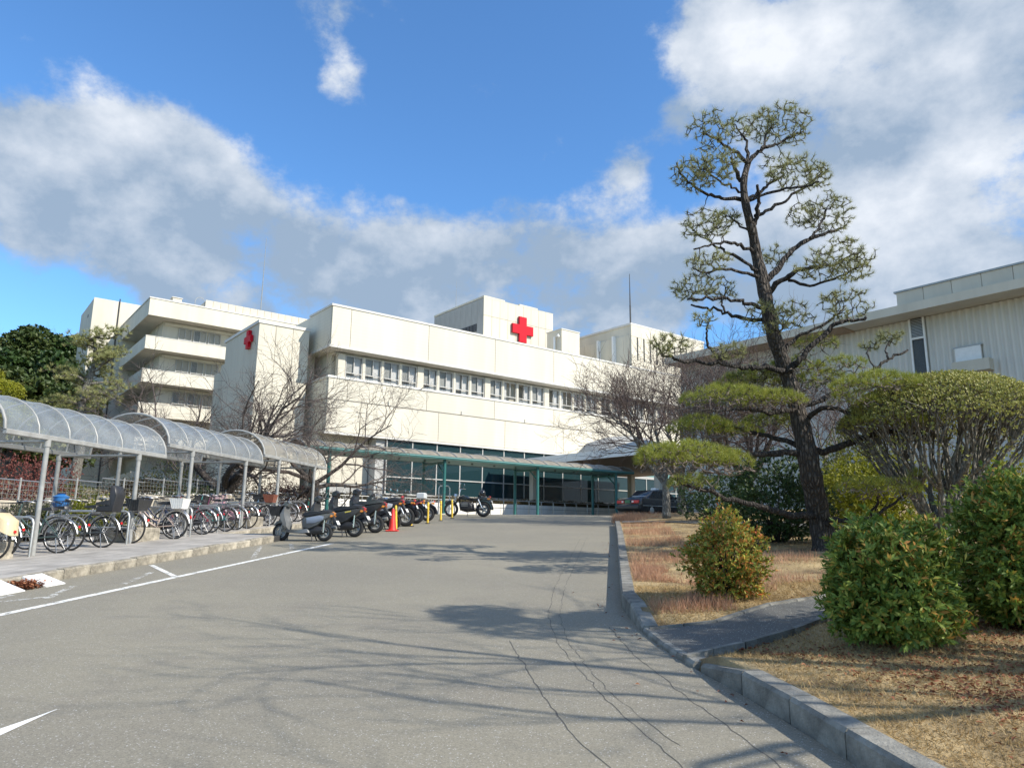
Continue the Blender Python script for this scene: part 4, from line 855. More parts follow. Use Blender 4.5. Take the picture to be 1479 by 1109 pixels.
# kerb ramps with a leaf-filled drain between them
RP = thing('kerb_ramp', 'white kerb ramp plate with dark lettering at lower left', 'ramp', G(8.9, -8.85, .0), ROADROT)
def wedge(x0, x1): return MB().add([(x0, -.22, .012), (x1, -.22, .012), (x1, .2, .15), (x0, .2, .15), (x0, -.22, .0), (x1, -.22, 0), (x1, .2, .0), (x0, .2, .0)], [(0, 1, 2, 3), (7, 6, 5, 4), (0, 4, 5, 1), (1, 5, 6, 2), (2, 6, 7, 3), (3, 7, 4, 0)])
def tiltz(y): return .012+(y+.22)/.42*.138
rr = wedge(-1.4, .86).build('plate', M_white, RP); RP.rotation_euler = (0, -math.atan(.068), ROADROT)
rg = random.Random(5)
for k in range(9):
    m = MB(); x = -.55+.13*k; y = -.12+rg.uniform(-.01, .01)
    for q in range(3): a = rg.uniform(0, 3); dx = rg.uniform(.02, .035); c_ = (x+rg.uniform(-.02, .02), y+rg.uniform(-.02, .02)); m.add([(c_[0]-dx, c_[1]-.008, tiltz(c_[1]-.008)+.003), (c_[0]+dx, c_[1]-.008, tiltz(c_[1]-.008)+.003), (c_[0]+dx, c_[1]+.008, tiltz(c_[1]+.008)+.003), (c_[0]-dx, c_[1]+.008, tiltz(c_[1]+.008)+.003)], [(0, 1, 2, 3)])
    m.build('lettering', M_dark, RP)
R2 = thing('kerb_ramp', 'short white kerb ramp beyond the pile of fallen leaves', 'ramp', G(10.25, -8.85), ROADROT); wedge(-.1, .28).build('plate', M_white, R2); R2.rotation_euler = (0, -math.atan(.068), ROADROT)

# ------------------------------------------------------------------ taxi
def car(label, loc, rz):
    o = thing('taxi_sedan', label, 'car', loc, rz)
    Bk = M_blackm; W2 = .86
    def loft(st, name, mat, parent):     # stations (x, [(y,z)...]) mirrored
        m = MB(); n = len(st[0][1])
        for x, pr in st: m.v += [(x+dx if False else x, y, z) for y, z in pr]
        for i in range(len(st)-1):
            for k in range(n): m.f.append((i*n+k, i*n+(k+1) % n, (i+1)*n+(k+1) % n, (i+1)*n+k))
        m.f += [tuple(range(n-1, -1, -1)), tuple(range((len(st)-1)*n, len(st)*n))]
        return m.build(name, mat, parent, True)
    def sec(w, z0, z1, r=.08): return [(-w+.06, z0), (-w, z0+r), (-w, z1-.16), (-w+.03, z1-.05), (-w+.10, z1), (w-.10, z1), (w-.03, z1-.05), (w, z1-.16), (w, z0+r), (w-.06, z0)]
    loft([(-2.33, sec(W2-.10, .36, .88)), (-2.25, sec(W2-.02, .25, .95)), (-1.9, sec(W2, .2, .97)), (-1.2, sec(W2, .2, .96)), (.9, sec(W2, .2, .94)), (1.6, sec(W2, .2, .90)), (2.15, sec(W2-.04, .24, .82)), (2.3, sec(W2-.14, .34, .72))], 'body', Bk, o)
    g = lambda w, z: [(-w, .9), (-w+.0, z-.06), (-w+.08, z), (w-.08, z), (w, z-.06), (w, .9)]
    loft([(-1.55, g(.70, .97)), (-.95, g(.66, 1.40)), (-.3, g(.66, 1.46)), (.3, g(.66, 1.45)), (1.05, g(.70, .98))], 'cabin', Bk, o)
    gl = M_glass
    def pn(pts, name='window'): return MB().add(pts, [tuple(range(len(pts)))]).build(name, gl, o)
    for sy in (-1, 1):
        q = lambda x, z: (x, sy*(.715-.052*(z-.95)/.45+.006), z)
        pn([q(-1.25, 1.0), q(-.92, 1.34), q(-.42, 1.37), q(-.42, 1.0)]); pn([q(-.36, 1.0), q(-.36, 1.37), q(.24, 1.36), q(.70, 1.02)])
    MB().add([(-1.53, -.56, 1.01), (-1.53, .56, 1.01), (-1.02, .52, 1.36), (-1.02, -.52, 1.36)], [(0, 1, 2, 3)]).build('rear_window', gl, o); MB().add([(1.0, -.58, 1.03), (1.0, .58, 1.03), (.40, .54, 1.42), (.40, -.54, 1.42)], [(0, 1, 2, 3)]).build('windscreen', gl, o)
    for x in (-1.35, 1.4):
        for sy in (-1, 1):
            w_ = MB().lathe([(.0, .06), (.14, .07), (.19, .05), (.205, .02), (.205, -.1)], 20, (x, sy*.80, .31), 'y') if sy > 0 else MB().lathe([(.0, -.06), (.14, -.07), (.19, -.05), (.205, -.02), (.205, .1)], 20, (x, sy*.80, .31), 'y')
            h = w_.build('wheel', M_rim, o, True); link('tyre', cm('cty', lambda: MB().torus(.25, .065, 28, 8).mesh('tyre', M_tyre, True)), h, (x, sy*.79, .31))
            MB().torus(.33, .028, 20, 6, (x, sy*.845, .31), 0, math.pi).build('wheel_arch', M_black, o, True)
    for sy in (-1, 1):
        MB().bbox(-2.36, -2.26, sy*.52-.26, sy*.52+.26, .66, .82, .015).build('tail_light', M_redlens, o); MB().bbox(-2.365, -2.33, sy*.36-.07, sy*.36+.07, .70, .79, .008).build('reversing_lamp', M_white, o)
        MB().bbox(2.16, 2.27, sy*.58-.2, sy*.58+.2, .60, .74, .02).build('headlight', M_chrome, o)
        MB().bbox(.62, .78, sy*.92-.08, sy*.92+.08, .95, 1.08, .02).build('mirror', Bk, o)
        for x in (-.5, .55): MB().bbox(x, x+.16, sy*.868-.012, sy*.868+.012, .82, .85, .005).build('door_handle', M_chrome, o)
        MB().box(-2.1, 2.0, sy*.862-.006, sy*.862+.006, .52, .56).build('side_trim', M_alu, o)
    MB().bbox(-2.42, -2.2, -.84, .84, .34, .56, .04).build('rear_bumper', Bk, o); MB().bbox(2.15, 2.4, -.82, .82, .30, .52, .04).build('front_bumper', Bk, o)
    p = MB().bbox(-2.375, -2.34, -.17, .17, .68, .83, .005).build('number_plate', PT((.05, .2, .1), .5), o)
    MB().prof([(-.22, 1.45), (-.18, 1.58), (.1, 1.58), (.14, 1.45)], .16, 0, .9).build('roof_lamp', M_white, o)
    MB().bbox(-1.42, -1.28, -.5, .5, 1.02, 1.09, .01).build('parcel_shelf', M_white, o)
    return o
cx, cy, cz = at(914, 737, 40.5); car('black taxi sedan with roof lamp parked by the entrance', (float(cx)+1.5, float(cy)+1.3, 2.46), math.atan2(.64, .77))
# ------------------------------------------------------------------ vegetation
def barkmat(name, c, c2, sc=18, bump=1., vor=17.):
    m = M(name, c, .9, .35, sc, 0, c2=c2, stretch=(1, 1, .35)); t = m.node_tree; b = t.nodes['Principled BSDF']
    tcn = t.nodes.new('ShaderNodeTexCoord'); mp = t.nodes.new('ShaderNodeMapping'); mp.inputs['Scale'].default_value = (1, 1, .28); t.links.new(tcn.outputs['Object'], mp.inputs[0])
    v = t.nodes.new('ShaderNodeTexVoronoi'); v.feature = 'DISTANCE_TO_EDGE'; v.inputs['Scale'].default_value = vor; t.links.new(mp.outputs[0], v.inputs['Vector'])
    mr = t.nodes.new('ShaderNodeMapRange'); mr.inputs[2].default_value = .34; t.links.new(v.outputs['Distance'], mr.inputs[0])
    lk = b.inputs['Base Color'].links[0].from_socket; fx = t.nodes.new('ShaderNodeMix'); fx.data_type = 'RGBA'; t.links.new(mr.outputs[0], fx.inputs[0]); fx.inputs[6].default_value = c4([q*.55 for q in c]); t.links.new(lk, fx.inputs[7]); t.links.new(fx.outputs[2], b.inputs['Base Color'])
    bp = t.nodes.new('ShaderNodeBump'); bp.inputs['Strength'].default_value = bump; bp.inputs['Distance'].default_value = .05; t.links.new(mr.outputs[0], bp.inputs['Height']); t.links.new(bp.outputs[0], b.inputs['Normal'])
    return m
M_pbark = barkmat('pine bark', (.06, .047, .037), (.17, .14, .11)); M_plimbShade = barkmat('shade-darkened pine limb bark', (.035, .028, .024), (.10, .085, .07), 18, .8); M_ptwigSun = M('sunlit grey pine twig', (.15, .12, .10), .9, .4, 14); M_ptwig = M('pine twig', (.04, .031, .026), .9, .3, 20)  # limb bark coloured dark as if shaded against sky, lower twigs coloured sunlit
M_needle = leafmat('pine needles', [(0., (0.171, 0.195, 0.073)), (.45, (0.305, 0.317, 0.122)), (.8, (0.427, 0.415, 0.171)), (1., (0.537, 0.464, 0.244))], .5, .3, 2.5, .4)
M_needleSun = leafmat('sunlit lower pine needles', [(0., (0.115, 0.161, 0.029)), (.45, (0.265, 0.299, 0.046)), (.8, (0.414, 0.414, 0.069)), (1., (0.437, 0.322, 0.138))], .5, .3, 2.5, .4)  # lower pads' sunlight painted into the needle colour; upper copy is greyer, backlit
M_cbark = barkmat('cherry bark', (.075, .06, .052), (.17, .145, .125), 12, .7); M_ctwig = M('cherry twig', (.10, .078, .068), .85, .3, 9)
M_rtwig = M('reddish twig', (.105, .074, .064), .85, .3, 9); M_pale = barkmat('pale bark', (.20, .185, .155), (.42, .39, .33), 10, .6)
M_azB = leafmat('bronze green leaf', [(0., (0.096, 0.144, 0.024)), (.4, (0.240, 0.288, 0.048)), (.56, (0.432, 0.432, 0.066)), (.73, (0.540, 0.252, 0.054)), (.88, (0.576, 0.156, 0.048))], .5, .3, 3, .3)
M_azD = leafmat('dark green leaf', [(0., (0.078, 0.143, 0.026)), (.5, (0.182, 0.260, 0.047)), (.72, (0.325, 0.390, 0.072)), (.84, (0.546, 0.312, 0.065)), (.92, (0.600, 0.260, 0.078))], .5, .28, 2.5, .3, .3)
M_yel = leafmat('yellow green leaf', [(0., (.13, .16, .015)), (.5, (.27, .28, .02)), (1., (.40, .37, .03))], .5, .35, 2)
M_dkl = leafmat('deep green leaf', [(0., (.02, .045, .012)), (.6, (.045, .085, .02)), (1., (.09, .13, .03))], .45, .2, 2)
M_olive = leafmat('olive leaf', [(0., (.07, .085, .025)), (.5, (.14, .155, .045)), (.85, (.20, .20, .06)), (1., (.24, .17, .07))], .5, .25, 3)
M_oliveg = leafmat('golden olive leaf', [(0., (0.144, 0.156, 0.036)), (.5, (0.312, 0.312, 0.072)), (.85, (0.456, 0.420, 0.108)), (1., (0.504, 0.360, 0.144))], .5, .3, 3)
M_forest = leafmat('forest leaf', [(0., (.025, .045, .012)), (.5, (.055, .085, .02)), (1., (.11, .13, .03))], .55, .2, .6, .6)
M_redleaf = leafmat('red leaf', [(0., (.11, .035, .03)), (.5, (.24, .07, .06)), (.8, (.34, .16, .11)), (1., (.3, .26, .12))], .5, .3, 3)
M_brownhedge = leafmat('winter hedge leaf', [(0., (.05, .04, .02)), (.5, (.11, .075, .04)), (.8, (.10, .11, .035)), (1., (.17, .10, .06))], .6, .2, 2)
M_straw = leafmat('straw', [(0., (.24, .15, .06)), (.5, (.44, .31, .14)), (1., (.64, .50, .27))], .7, .3, 1.2)
M_pink = leafmat('pinkish dry grass', [(0., (.30, .15, .085)), (.5, (.50, .29, .18)), (1., (.66, .45, .28))], .7, .3, 1.2)
M_litter = leafmat('fallen leaf', [(0., (.10, .035, .018)), (.5, (.24, .085, .04)), (.85, (.34, .15, .07)), (1., (.45, .33, .16))], .7, .15, 2)

def spline(P, n):
    P = np.array(P, float); k = len(P); Q = np.vstack([2*P[0]-P[1], P, 2*P[-1]-P[-2]]); out = []
    for i in range(k-1):
        p0, p1, p2, p3 = Q[i:i+4]
        for t in np.linspace(0, 1, n, endpoint=False): out.append(.5*((2*p1)+(p2-p0)*t+(2*p0-5*p1+4*p2-p3)*t*t+(3*p1-p0-3*p2+p3)*t**3))
    out.append(P[-1]); return np.array(out)
def tufts(P, D, per, L, wd, spread=.9):
    n = len(P)*per; Pn = np.repeat(P, per, 0); Dn = np.repeat(norm(D), per, 0); d = norm(Dn*spread+rsph(n)*.85); q = norm(np.cross(d, rsph(n)))
    Ln = L*RNG.uniform(.7, 1.15, (n, 1)); st = Pn-Dn*RNG.uniform(0, .05, (n, 1))
    V = np.stack([st-q*wd/2, st+q*wd/2, st+d*Ln], 1).reshape(-1, 3); return V, np.arange(n*3).reshape(-1, 3)
def net_twigs(nodes, targets, mb, r=.007, wig=.05, maxd=9.):
    """join every target to the nearest node grown so far"""
    nodes = list(nodes); T = list(targets); A = np.array(nodes); T = np.array(T); dirs = np.zeros((len(T), 3))
    d = np.min(np.linalg.norm(T[:, None]-A[None], axis=2), 1) if len(A) else None
    for i in np.argsort(d):
        A = np.array(nodes); j = np.argmin(np.linalg.norm(A-T[i], axis=1)); a, b = A[j], T[i]; v = b-a; L = np.linalg.norm(v)
        if L > maxd: continue
        k = max(2, int(L/.12)+1); pts = [a]
        for q in range(1, k): f = q/k; p = a+v*f+RNG.normal(size=3)*wig*min(1, L)*.6+np.array([0, 0, -.06*L*math.sin(math.pi*f)]); pts.append(p); nodes.append(p)
        pts.append(b); nodes.append(b); mb.tube(pts, list(np.linspace(r*(1+.9*min(L, 1.2)), r*.6, len(pts))), 4 if L > .35 else 3, False); dirs[i] = b-pts[-2]
    return dirs
# the big black pine: limbs and cloud pads taken from the photo, spread in depth
PD = 13.8; PS = PD/FPX
pine = thing('pine_tree', 'tall cloud-pruned black pine with open pads on the lawn', 'tree', tuple(at(1193, 806, PD)))
PO0 = np.array(pine.location)
def pw(px, py, dy=0.): return at(px, py, PD+dy)-PO0
TR = [(1193, 812, 15.5), (1188, 770, 14), (1180, 730, 13), (1172, 690, 13), (1166, 655, 12.5), (1155, 605, 11), (1142, 555, 10), (1128, 515, 9.5), (1116, 480, 9), (1108, 440, 8.5), (1101, 405, 8.8), (1093, 370, 7), (1087, 335, 6.2), (1078, 300, 5.4), (1074, 265, 4.6), (1081, 233, 4)]
tp = spline([pw(a, b, .12*math.sin(i*1.3)) for i, (a, b, c) in enumerate(TR)], 4); trr = np.interp(np.linspace(0, len(TR)-1, len(tp)), range(len(TR)), [c*PS*1.14 for a, b, c in TR])
trr = trr*(1+.06*np.sin(np.arange(len(tp))*1.7)); trr[0] *= 1.35; trr[1] *= 1.12
MB().tube(tp, list(trr), 16).build('trunk', M_pbark, pine, 'all')
BRN = [  # points, start radius px, end radius px, depth at the tip
 ([(1081, 236), (1066, 222), (1053, 213), (1035, 201), (1013, 190)], 3.6, 1.2, -.3), ([(1081, 236), (1092, 222), (1105, 214), (1121, 209), (1145, 197), (1160, 190)], 3.6, 1.1, .35), ([(1081, 236), (1079, 212), (1072, 197), (1062, 181)], 2.8, 1, .2), ([(1099, 217), (1108, 195), (1118, 180)], 2.2, .9, .5),
 ([(1070, 262), (1062, 245), (1056, 226)], 3.4, 2.2, -.4), ([(1073, 289), (1044, 285), (1016, 278), (989, 258), (977, 236)], 3.2, 1, -.6), ([(1075, 280), (1052, 268), (1030, 255), (1008, 240)], 2, .8, -.9), ([(1076, 290), (1096, 280), (1115, 264), (1133, 252)], 3.2, 1.4, .4), ([(1078, 292), (1127, 273), (1164, 270), (1182, 262)], 2.4, 1, -.5),
 ([(1088, 330), (1093, 310), (1096, 288), (1094, 268)], 3.8, 2.2, -.4), ([(1091, 312), (1115, 301), (1145, 282), (1176, 261), (1191, 240)], 3, 1, .5), ([(1092, 340), (1060, 318), (1044, 308)], 2, .8, .3),
 ([(1086, 362), (1060, 350), (1035, 353), (1004, 360)], 3, 1.2, -.6), ([(1094, 392), (1065, 371), (1044, 362), (1029, 352), (1000, 332)], 3, 1, .4), ([(1098, 400), (1056, 390), (1022, 393), (1002, 390)], 2.6, 1, -.8),
 ([(1104, 408), (1120, 392), (1139, 368), (1170, 344), (1195, 336), (1216, 331)], 5.2, 1.8, .6), ([(1170, 344), (1186, 322), (1196, 305), (1206, 290)], 2.2, .9, .4), ([(1106, 430), (1133, 402), (1167, 387), (1207, 380), (1237, 365)], 4.6, 1.3, -.7), ([(1139, 405), (1176, 411), (1222, 396), (1246, 380)], 2.4, 1, -1.),
 ([(1110, 450), (1085, 440), (1062, 433), (1029, 430), (989, 434)], 3.4, 1.4, -.5), ([(1112, 462), (1072, 460), (1047, 451), (1020, 446), (996, 440)], 3.4, 1.4, .5), ([(1047, 451), (1043, 432), (1052, 412)], 1.8, .8, .4),
 ([(1133, 536), (1105, 531), (1082, 531), (1053, 527), (1007, 524), (968, 516), (952, 506)], 4.6, 1.3, -.8), ([(1053, 527), (1034, 512), (1023, 498), (1021, 480), (1023, 466)], 2.8, 1, -.6),
 ([(1136, 540), (1150, 525), (1169, 505), (1202, 472), (1225, 463), (1254, 459)], 5.4, 2, -.4), ([(1130, 508), (1150, 486), (1192, 466), (1212, 454), (1222, 440)], 3, 1.2, .5), ([(1122, 500), (1128, 478), (1138, 462)], 2, .8, .2),
 ([(1150, 590), (1200, 572), (1245, 545), (1270, 527), (1283, 518), (1312, 507)], 3.6, 1.6, .6), ([(1283, 518), (1280, 502), (1290, 490)], 1.6, .8, .6), ([(1262, 532), (1252, 512), (1258, 498)], 1.4, .7, .7),
 ([(1145, 560), (1115, 568), (1085, 566), (1050, 572)], 3, 1, .9), ([(1150, 590), (1118, 596), (1080, 590), (1040, 592), (1010, 590)], 3.4, 1, -.9), ([(1160, 610), (1192, 588), (1241, 602), (1268, 596), (1292, 590)], 3.6, 1.4, -1.1),
 ([(1168, 656), (1127, 654), (1082, 657), (1046, 649), (1000, 634)], 5.4, 1.6, -.7), ([(1164, 648), (1118, 632), (1075, 622), (1030, 612), (990, 606)], 4, 1.2, .9), ([(1170, 654), (1205, 648), (1251, 632), (1290, 620), (1335, 600), (1365, 585)], 5.4, 1.6, -.6), ([(1290, 620), (1310, 626), (1340, 622)], 2, .8, -1.),
 ([(1178, 745), (1150, 744), (1127, 742), (1095, 732), (1056, 722), (1014, 706), (971, 693)], 5.2, 2, -1.3), ([(1190, 756), (1208, 752), (1251, 748), (1283, 735), (1306, 709)], 4, 1.2, -.9), ([(1251, 748), (1270, 720), (1262, 700)], 2, .8, -1.2)]
PADS = [  # centre, radii px, tufts, depth, lower?
 (1026, 190, 32, 28, 70, -.25, 0), (1066, 185, 18, 22, 30, .2, 0), (1100, 180, 24, 26, 50, .4, 0), (1135, 180, 38, 32, 95, .35, 0), (1000, 250, 28, 26, 70, -.6, 0), (1030, 245, 30, 24, 60, -.7, 0), (1150, 250, 42, 24, 90, .0, 0), (1122, 240, 24, 18, 30, .4, 0), (1180, 255, 20, 22, 34, .4, 0), (1052, 230, 18, 16, 24, -.4, 0),
 (1018, 325, 36, 22, 70, -.1, 0), (1046, 318, 26, 16, 36, .3, 0), (1024, 378, 30, 14, 48, -.7, 0), (1198, 308, 34, 30, 85, .45, 0), (1160, 312, 26, 18, 40, .5, 0), (1215, 368, 40, 20, 80, -.7, 0), (1228, 392, 28, 14, 40, -.9, 0), (1175, 388, 26, 14, 26, -.8, 0), (1120, 370, 22, 16, 30, .5, 0),
 (1002, 416, 30, 18, 56, -.2, 0), (1040, 418, 26, 16, 36, .3, 0), (1220, 438, 36, 24, 70, .0, 0), (1145, 455, 30, 20, 44, .3, 0), (1110, 460, 34, 22, 50, -.3, 0), (968, 498, 26, 14, 46, -.8, 0), (1018, 462, 16, 12, 18, -.6, 0), (1052, 508, 24, 12, 24, -.6, 0), (1285, 486, 20, 11, 28, .6, 0), (1256, 498, 14, 9, 14, .7, 0), (1180, 500, 32, 16, 40, .2, 1),
 (1150, 535, 40, 18, 70, .3, 1), (1090, 556, 56, 20, 150, .8, 1), (1190, 555, 44, 18, 80, .3, 1), (1050, 580, 62, 20, 190, -.2, 1), (1120, 580, 40, 14, 90, -.5, 1), (1268, 562, 58, 20, 190, -1., 1), (1230, 580, 30, 14, 40, -1., 1), (1010, 622, 44, 20, 140, .3, 1), (1060, 626, 40, 16, 80, .6, 1), (1340, 582, 46, 22, 120, -.6, 1), (1285, 614, 50, 13, 80, -.8, 1), (1330, 612, 30, 10, 40, -.9, 1),
 (1120, 612, 46, 16, 80, .7, 1), (1085, 540, 34, 14, 50, .5, 0), (1215, 530, 36, 14, 50, .0, 1), (1310, 560, 34, 16, 70, -.8, 1), (955, 660, 30, 16, 60, -1.2, 1), (992, 668, 62, 24, 260, -1.2, 1), (1050, 672, 34, 18, 80, -1.1, 1), (1000, 702, 30, 14, 40, -1.3, 1), (1285, 712, 40, 18, 70, -1., 1), (1240, 705, 26, 14, 30, -1.1, 1), (1330, 690, 20, 12, 20, -1.0, 1)]
limb = MB(); nodes = []
for pts, r0, r1, dy in BRN:
    n = len(pts); P_ = [pw(a, b, dy*(i/(n-1))**1.0) for i, (a, b) in enumerate(pts)]
    q = spline(P_, 5); q[1:] += RNG.normal(size=(len(q)-1, 3))*.018; rr_ = np.linspace(r0, r1, len(q))*PS*RNG.uniform(.88, 1.15, len(q)); limb.tube(q, list(rr_), 8); nodes += list(q[len(q)//3:])
limb.build('limbs', M_plimbShade, pine, 'all')
tw = MB(); tw2 = MB(); up_ = []; lo_ = []
nodes = np.array(nodes)
for cx, cy, rx, ry, N, dy, low in PADS:
    N = int(N*(2.1 if not low else 1.5)); rx *= 1.2; ry *= 1.25 if not low else 1.6
    c = pw(cx, cy, dy); d = rsph(N)*RNG.uniform(.2, 1, (N, 1))**.5
    if low: d[:, 2] = np.abs(d[:, 2])*1.15-.4
    T_ = c+d*np.array([rx*PS, rx*PS*.8, ry*PS]); near = nodes[np.argsort(np.linalg.norm(nodes-c, axis=1))[:26]]
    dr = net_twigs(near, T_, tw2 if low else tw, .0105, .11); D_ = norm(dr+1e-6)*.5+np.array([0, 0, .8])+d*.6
    if low: q_ = d[:, 2] > -.02; T_, D_ = T_[q_], D_[q_]
    (lo_ if low else up_).append((T_, D_))
    if low:   # extra candles on the sunny top of dense pads
        N = int(N*.55); e = rsph(N)*.9; e[:, 2] = np.abs(e[:, 2]); lo_.append((c+e*np.array([rx*PS, rx*PS*.8, ry*PS*.8]), e*.5+np.array([0, 0, .9])))
tw.build('twigs', M_ptwig, pine); tw2.build('twigs', M_ptwigSun, pine)
for nm, ls, mt, per in (('needles', up_, M_needle, 21), ('needles', lo_, M_needleSun, 22)):
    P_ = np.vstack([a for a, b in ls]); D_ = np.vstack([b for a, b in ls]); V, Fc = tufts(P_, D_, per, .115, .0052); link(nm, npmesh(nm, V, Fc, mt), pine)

# leafless trees
def bare(name, label, base, H, nl, spread, up, mats, seed, lev=4, r0=.13, trunk=.18, lean=(0, 0), wig=.16, kids=(6, 6, 5), ls=.62, group=None):
    rg = np.random.default_rng(seed); o = thing(name, label, 'tree', tuple(float(v) for v in base), group=group); thick, thin = MB(), MB(); tips = []
    def grow(p, d, L, r, k):
        n = 6 if k < 2 else 4; pts = [p]; dd = d
        for i in range(n):
            dd = norm(dd+rg.normal(size=3)*wig+np.array([0, 0, up])*(.5 if k < 2 else 1)/n*1.6); p = p+dd*L/n; pts.append(p)
        (thick if k < 2 else thin).tube(pts, list(np.linspace(r, r*(.2 if k == 1 else .35), n+1)), (8, 7, 5, 4, 3, 3)[k], False)
        if k == lev: tips.append(p); return
        for j in range(kids[min(k-1, len(kids)-1)]):
            f = .3+.7*(j+rg.uniform(.2, .8))/kids[min(k-1, len(kids)-1)]; i = min(int(f*n), n-1); q = pts[i]+(pts[i+1]-pts[i])*(f*n-i); dl = norm(pts[i+1]-pts[i])
            a = rg.uniform(.45, .95); ax = norm(np.cross(dl, rg.normal(size=3))); nd_ = norm(dl*math.cos(a)+ax*math.sin(a)); grow(q, nd_, L*ls*rg.uniform(.7, 1.15)*(1.15-.35*f), max(r*(1-.72*f)*.55, .0065), k+1)
    top = np.array([lean[0], lean[1], H*trunk]); tt = spline([np.zeros(3), top*.5+rg.normal(size=3)*.03, top], 4); thick.tube(tt, list(np.linspace(r0*1.25, r0*.85, len(tt))), 10)
    for j in range(nl):
        a = 2*math.pi*(j+rg.uniform(-.3, .3))/nl; e = rg.uniform(.5, 1.)*spread; grow(top-np.array([0, 0, rg.uniform(0, .3)*H*trunk]), norm(np.array([math.cos(a)*e, math.sin(a)*e, 1.])), H*.55*rg.uniform(.8, 1.15), r0*rg.uniform(.5, .7), 1)
    thick.build('trunk', mats[0], o, 'all'); thin.build('twigs', mats[1], o); return o, np.array(tips)
def lawnpt(px, py, y):
    p = at(px, py, y); s_, l_ = X2S(p[0], p[1]); return (p[0], p[1], lz(s_, l_)-.04)
bare('cherry_tree', 'wide bare cherry tree behind the middle cycle shelter', (-11.3, 29.3, float(PR(27))+.05), 8.6, 8, 2.1, .03, (M_cbark, M_ctwig), 11, r0=.24, trunk=.15, kids=(8, 8, 7), wig=.24)
bare('cherry_tree', 'smaller bare cherry tree behind the far cycle shelter', (-8.6, 32.5, float(PR(31))+.05), 7.5, 6, 2.2, -.04, (M_cbark, M_ctwig), 12, r0=.19, trunk=.2, kids=(8, 8, 6), wig=.24)
bare('bare_tree', 'bare red-twigged tree with pale trunk by the top of kerb', lawnpt(963, 748, 26.5), 7.2, 7, .85, .12, (M_pale, M_rtwig), 21, r0=.13, trunk=.2, kids=(9, 9, 7))
bare('bare_tree', 'second bare red-twigged tree behind pine, farther from kerb', lawnpt(986, 742, 29.5), 7.6, 7, .8, .14, (M_pale, M_rtwig), 22, r0=.14, trunk=.18, kids=(8, 7, 6))
bare('bare_tree', 'bare twiggy tree hidden behind the middle of big pine', lawnpt(1085, 745, 27), 7.4, 7, .8, .12, (M_cbark, M_rtwig), 23, r0=.14, trunk=.2, kids=(8, 7, 6))
bare('bare_tree', 'bare twiggy tree between big pine and umbrella tree', lawnpt(1200, 745, 25), 5.6, 6, .9, .1, (M_pale, M_rtwig), 24, r0=.11, trunk=.2, kids=(7, 7, 5))

def whorls(P, A, per, L, W_, tilt=(.5, 1.15), fold=.2):
    n = len(P)*per; Pn = np.repeat(P, per, 0); An = np.repeat(norm(A), per, 0); q = norm(np.cross(An, rsph(n))); t = RNG.uniform(*tilt, (n, 1)); D = An*np.cos(t)+q*np.sin(t)
    return leaves(Pn+An*RNG.uniform(-.03, .02, (n, 1)), D, An+rsph(n)*.25, L*RNG.uniform(.65, 1.15, (n, 1)), W_*RNG.uniform(.8, 1.15, (n, 1)), fold)
def bush(name, label, base, rx, ry, H, mat, nw, L, W_, per=7, inner=.45, cat='shrub', seed=0, lump=.14, stems=9, group=None, zc=.46):
    o = thing(name, label, cat, tuple(float(v) for v in base), group=group)
    c = np.array([0, 0, H*zc]); rz = H*(1-zc); n = nw; d = rsph(n); ph = RNG.uniform(0, 6.28, 6)
    lp = 1+lump*(np.sin(d[:, 0]*5+ph[0])*np.sin(d[:, 1]*5+ph[1])+np.sin(d[:, 2]*6+ph[2])*.6+np.sin(d[:, 0]*11+d[:, 2]*9+ph[3])*.35)
    rad = np.where(RNG.random(n) < inner, RNG.uniform(.45, .9, n), RNG.uniform(.9, 1.05, n)+.22*RNG.random(n)**6)*lp
    P_ = c+d*rad[:, None]*np.array([rx, ry, rz]); P_ = P_[P_[:, 2] > .05*H]; d = d[:0]; n = len(P_); d = norm((P_-c)/np.array([rx, ry, rz])); A = norm(d/np.array([rx, ry, rz])*min(rx, rz)+np.array([0, 0, .45])+RNG.normal(size=(n, 3))*.25)
    V, Fc = whorls(P_, A, per, L, W_); link('foliage', npmesh('foliage', V, Fc, mat), o)
    m = MB(); k = RNG.choice(n, min(stems*6, n), replace=False)
    for i in k:
        e = P_[i]; m.tube([np.array([e[0]*.08, e[1]*.08, -.05]), np.array([e[0]*.35, e[1]*.35, e[2]*.45]), e], [.014, .01, .004], 4, False)
    m.build('stems', M_ptwig, o); return o
def lpt(s, l): x, y = S2X(s, l); return (x, y, lz(s, l)-.02)
bush('azalea_bush', 'round bronze and green azalea bush in sun beside the kerb', lpt(9.2, 1.14), .42, .44, .98, M_azB, 2200, .052, .022)
bush('azalea_bush', 'broad dark green azalea bush with few orange leaves, lower right', lpt(6.95, 2.22), .51, .48, .98, M_azD, 3800, .07, .025)
bush('azalea_bush', 'tall dark green azalea bush cut by the right edge', lpt(7.45, 3.5), .5, .48, 1.34, M_azD, 4000, .07, .025)
b_ = at(1125, 815, 15.6); s_, l_ = X2S(b_[0], b_[1]); bush('shrub', 'dark evergreen shrub directly behind the pine trunk', lpt(s_, l_), 1.0, .9, 1.75, M_dkl, 2200, .09, .03)
b_ = at(1265, 780, 17.0); s_, l_ = X2S(b_[0], b_[1]); bush('shrub', 'bright yellow-green shrub between pine and umbrella tree', lpt(s_, l_), 1.15, .9, 1.75, M_yel, 2600, .085, .032)
b_ = at(1440, 770, 17.5); s_, l_ = X2S(b_[0], b_[1]); bush('shrub', 'yellow-green shrub at right edge behind umbrella tree', lpt(s_, l_), 1.2, .9, 1.75, M_yel, 2400, .085, .032)
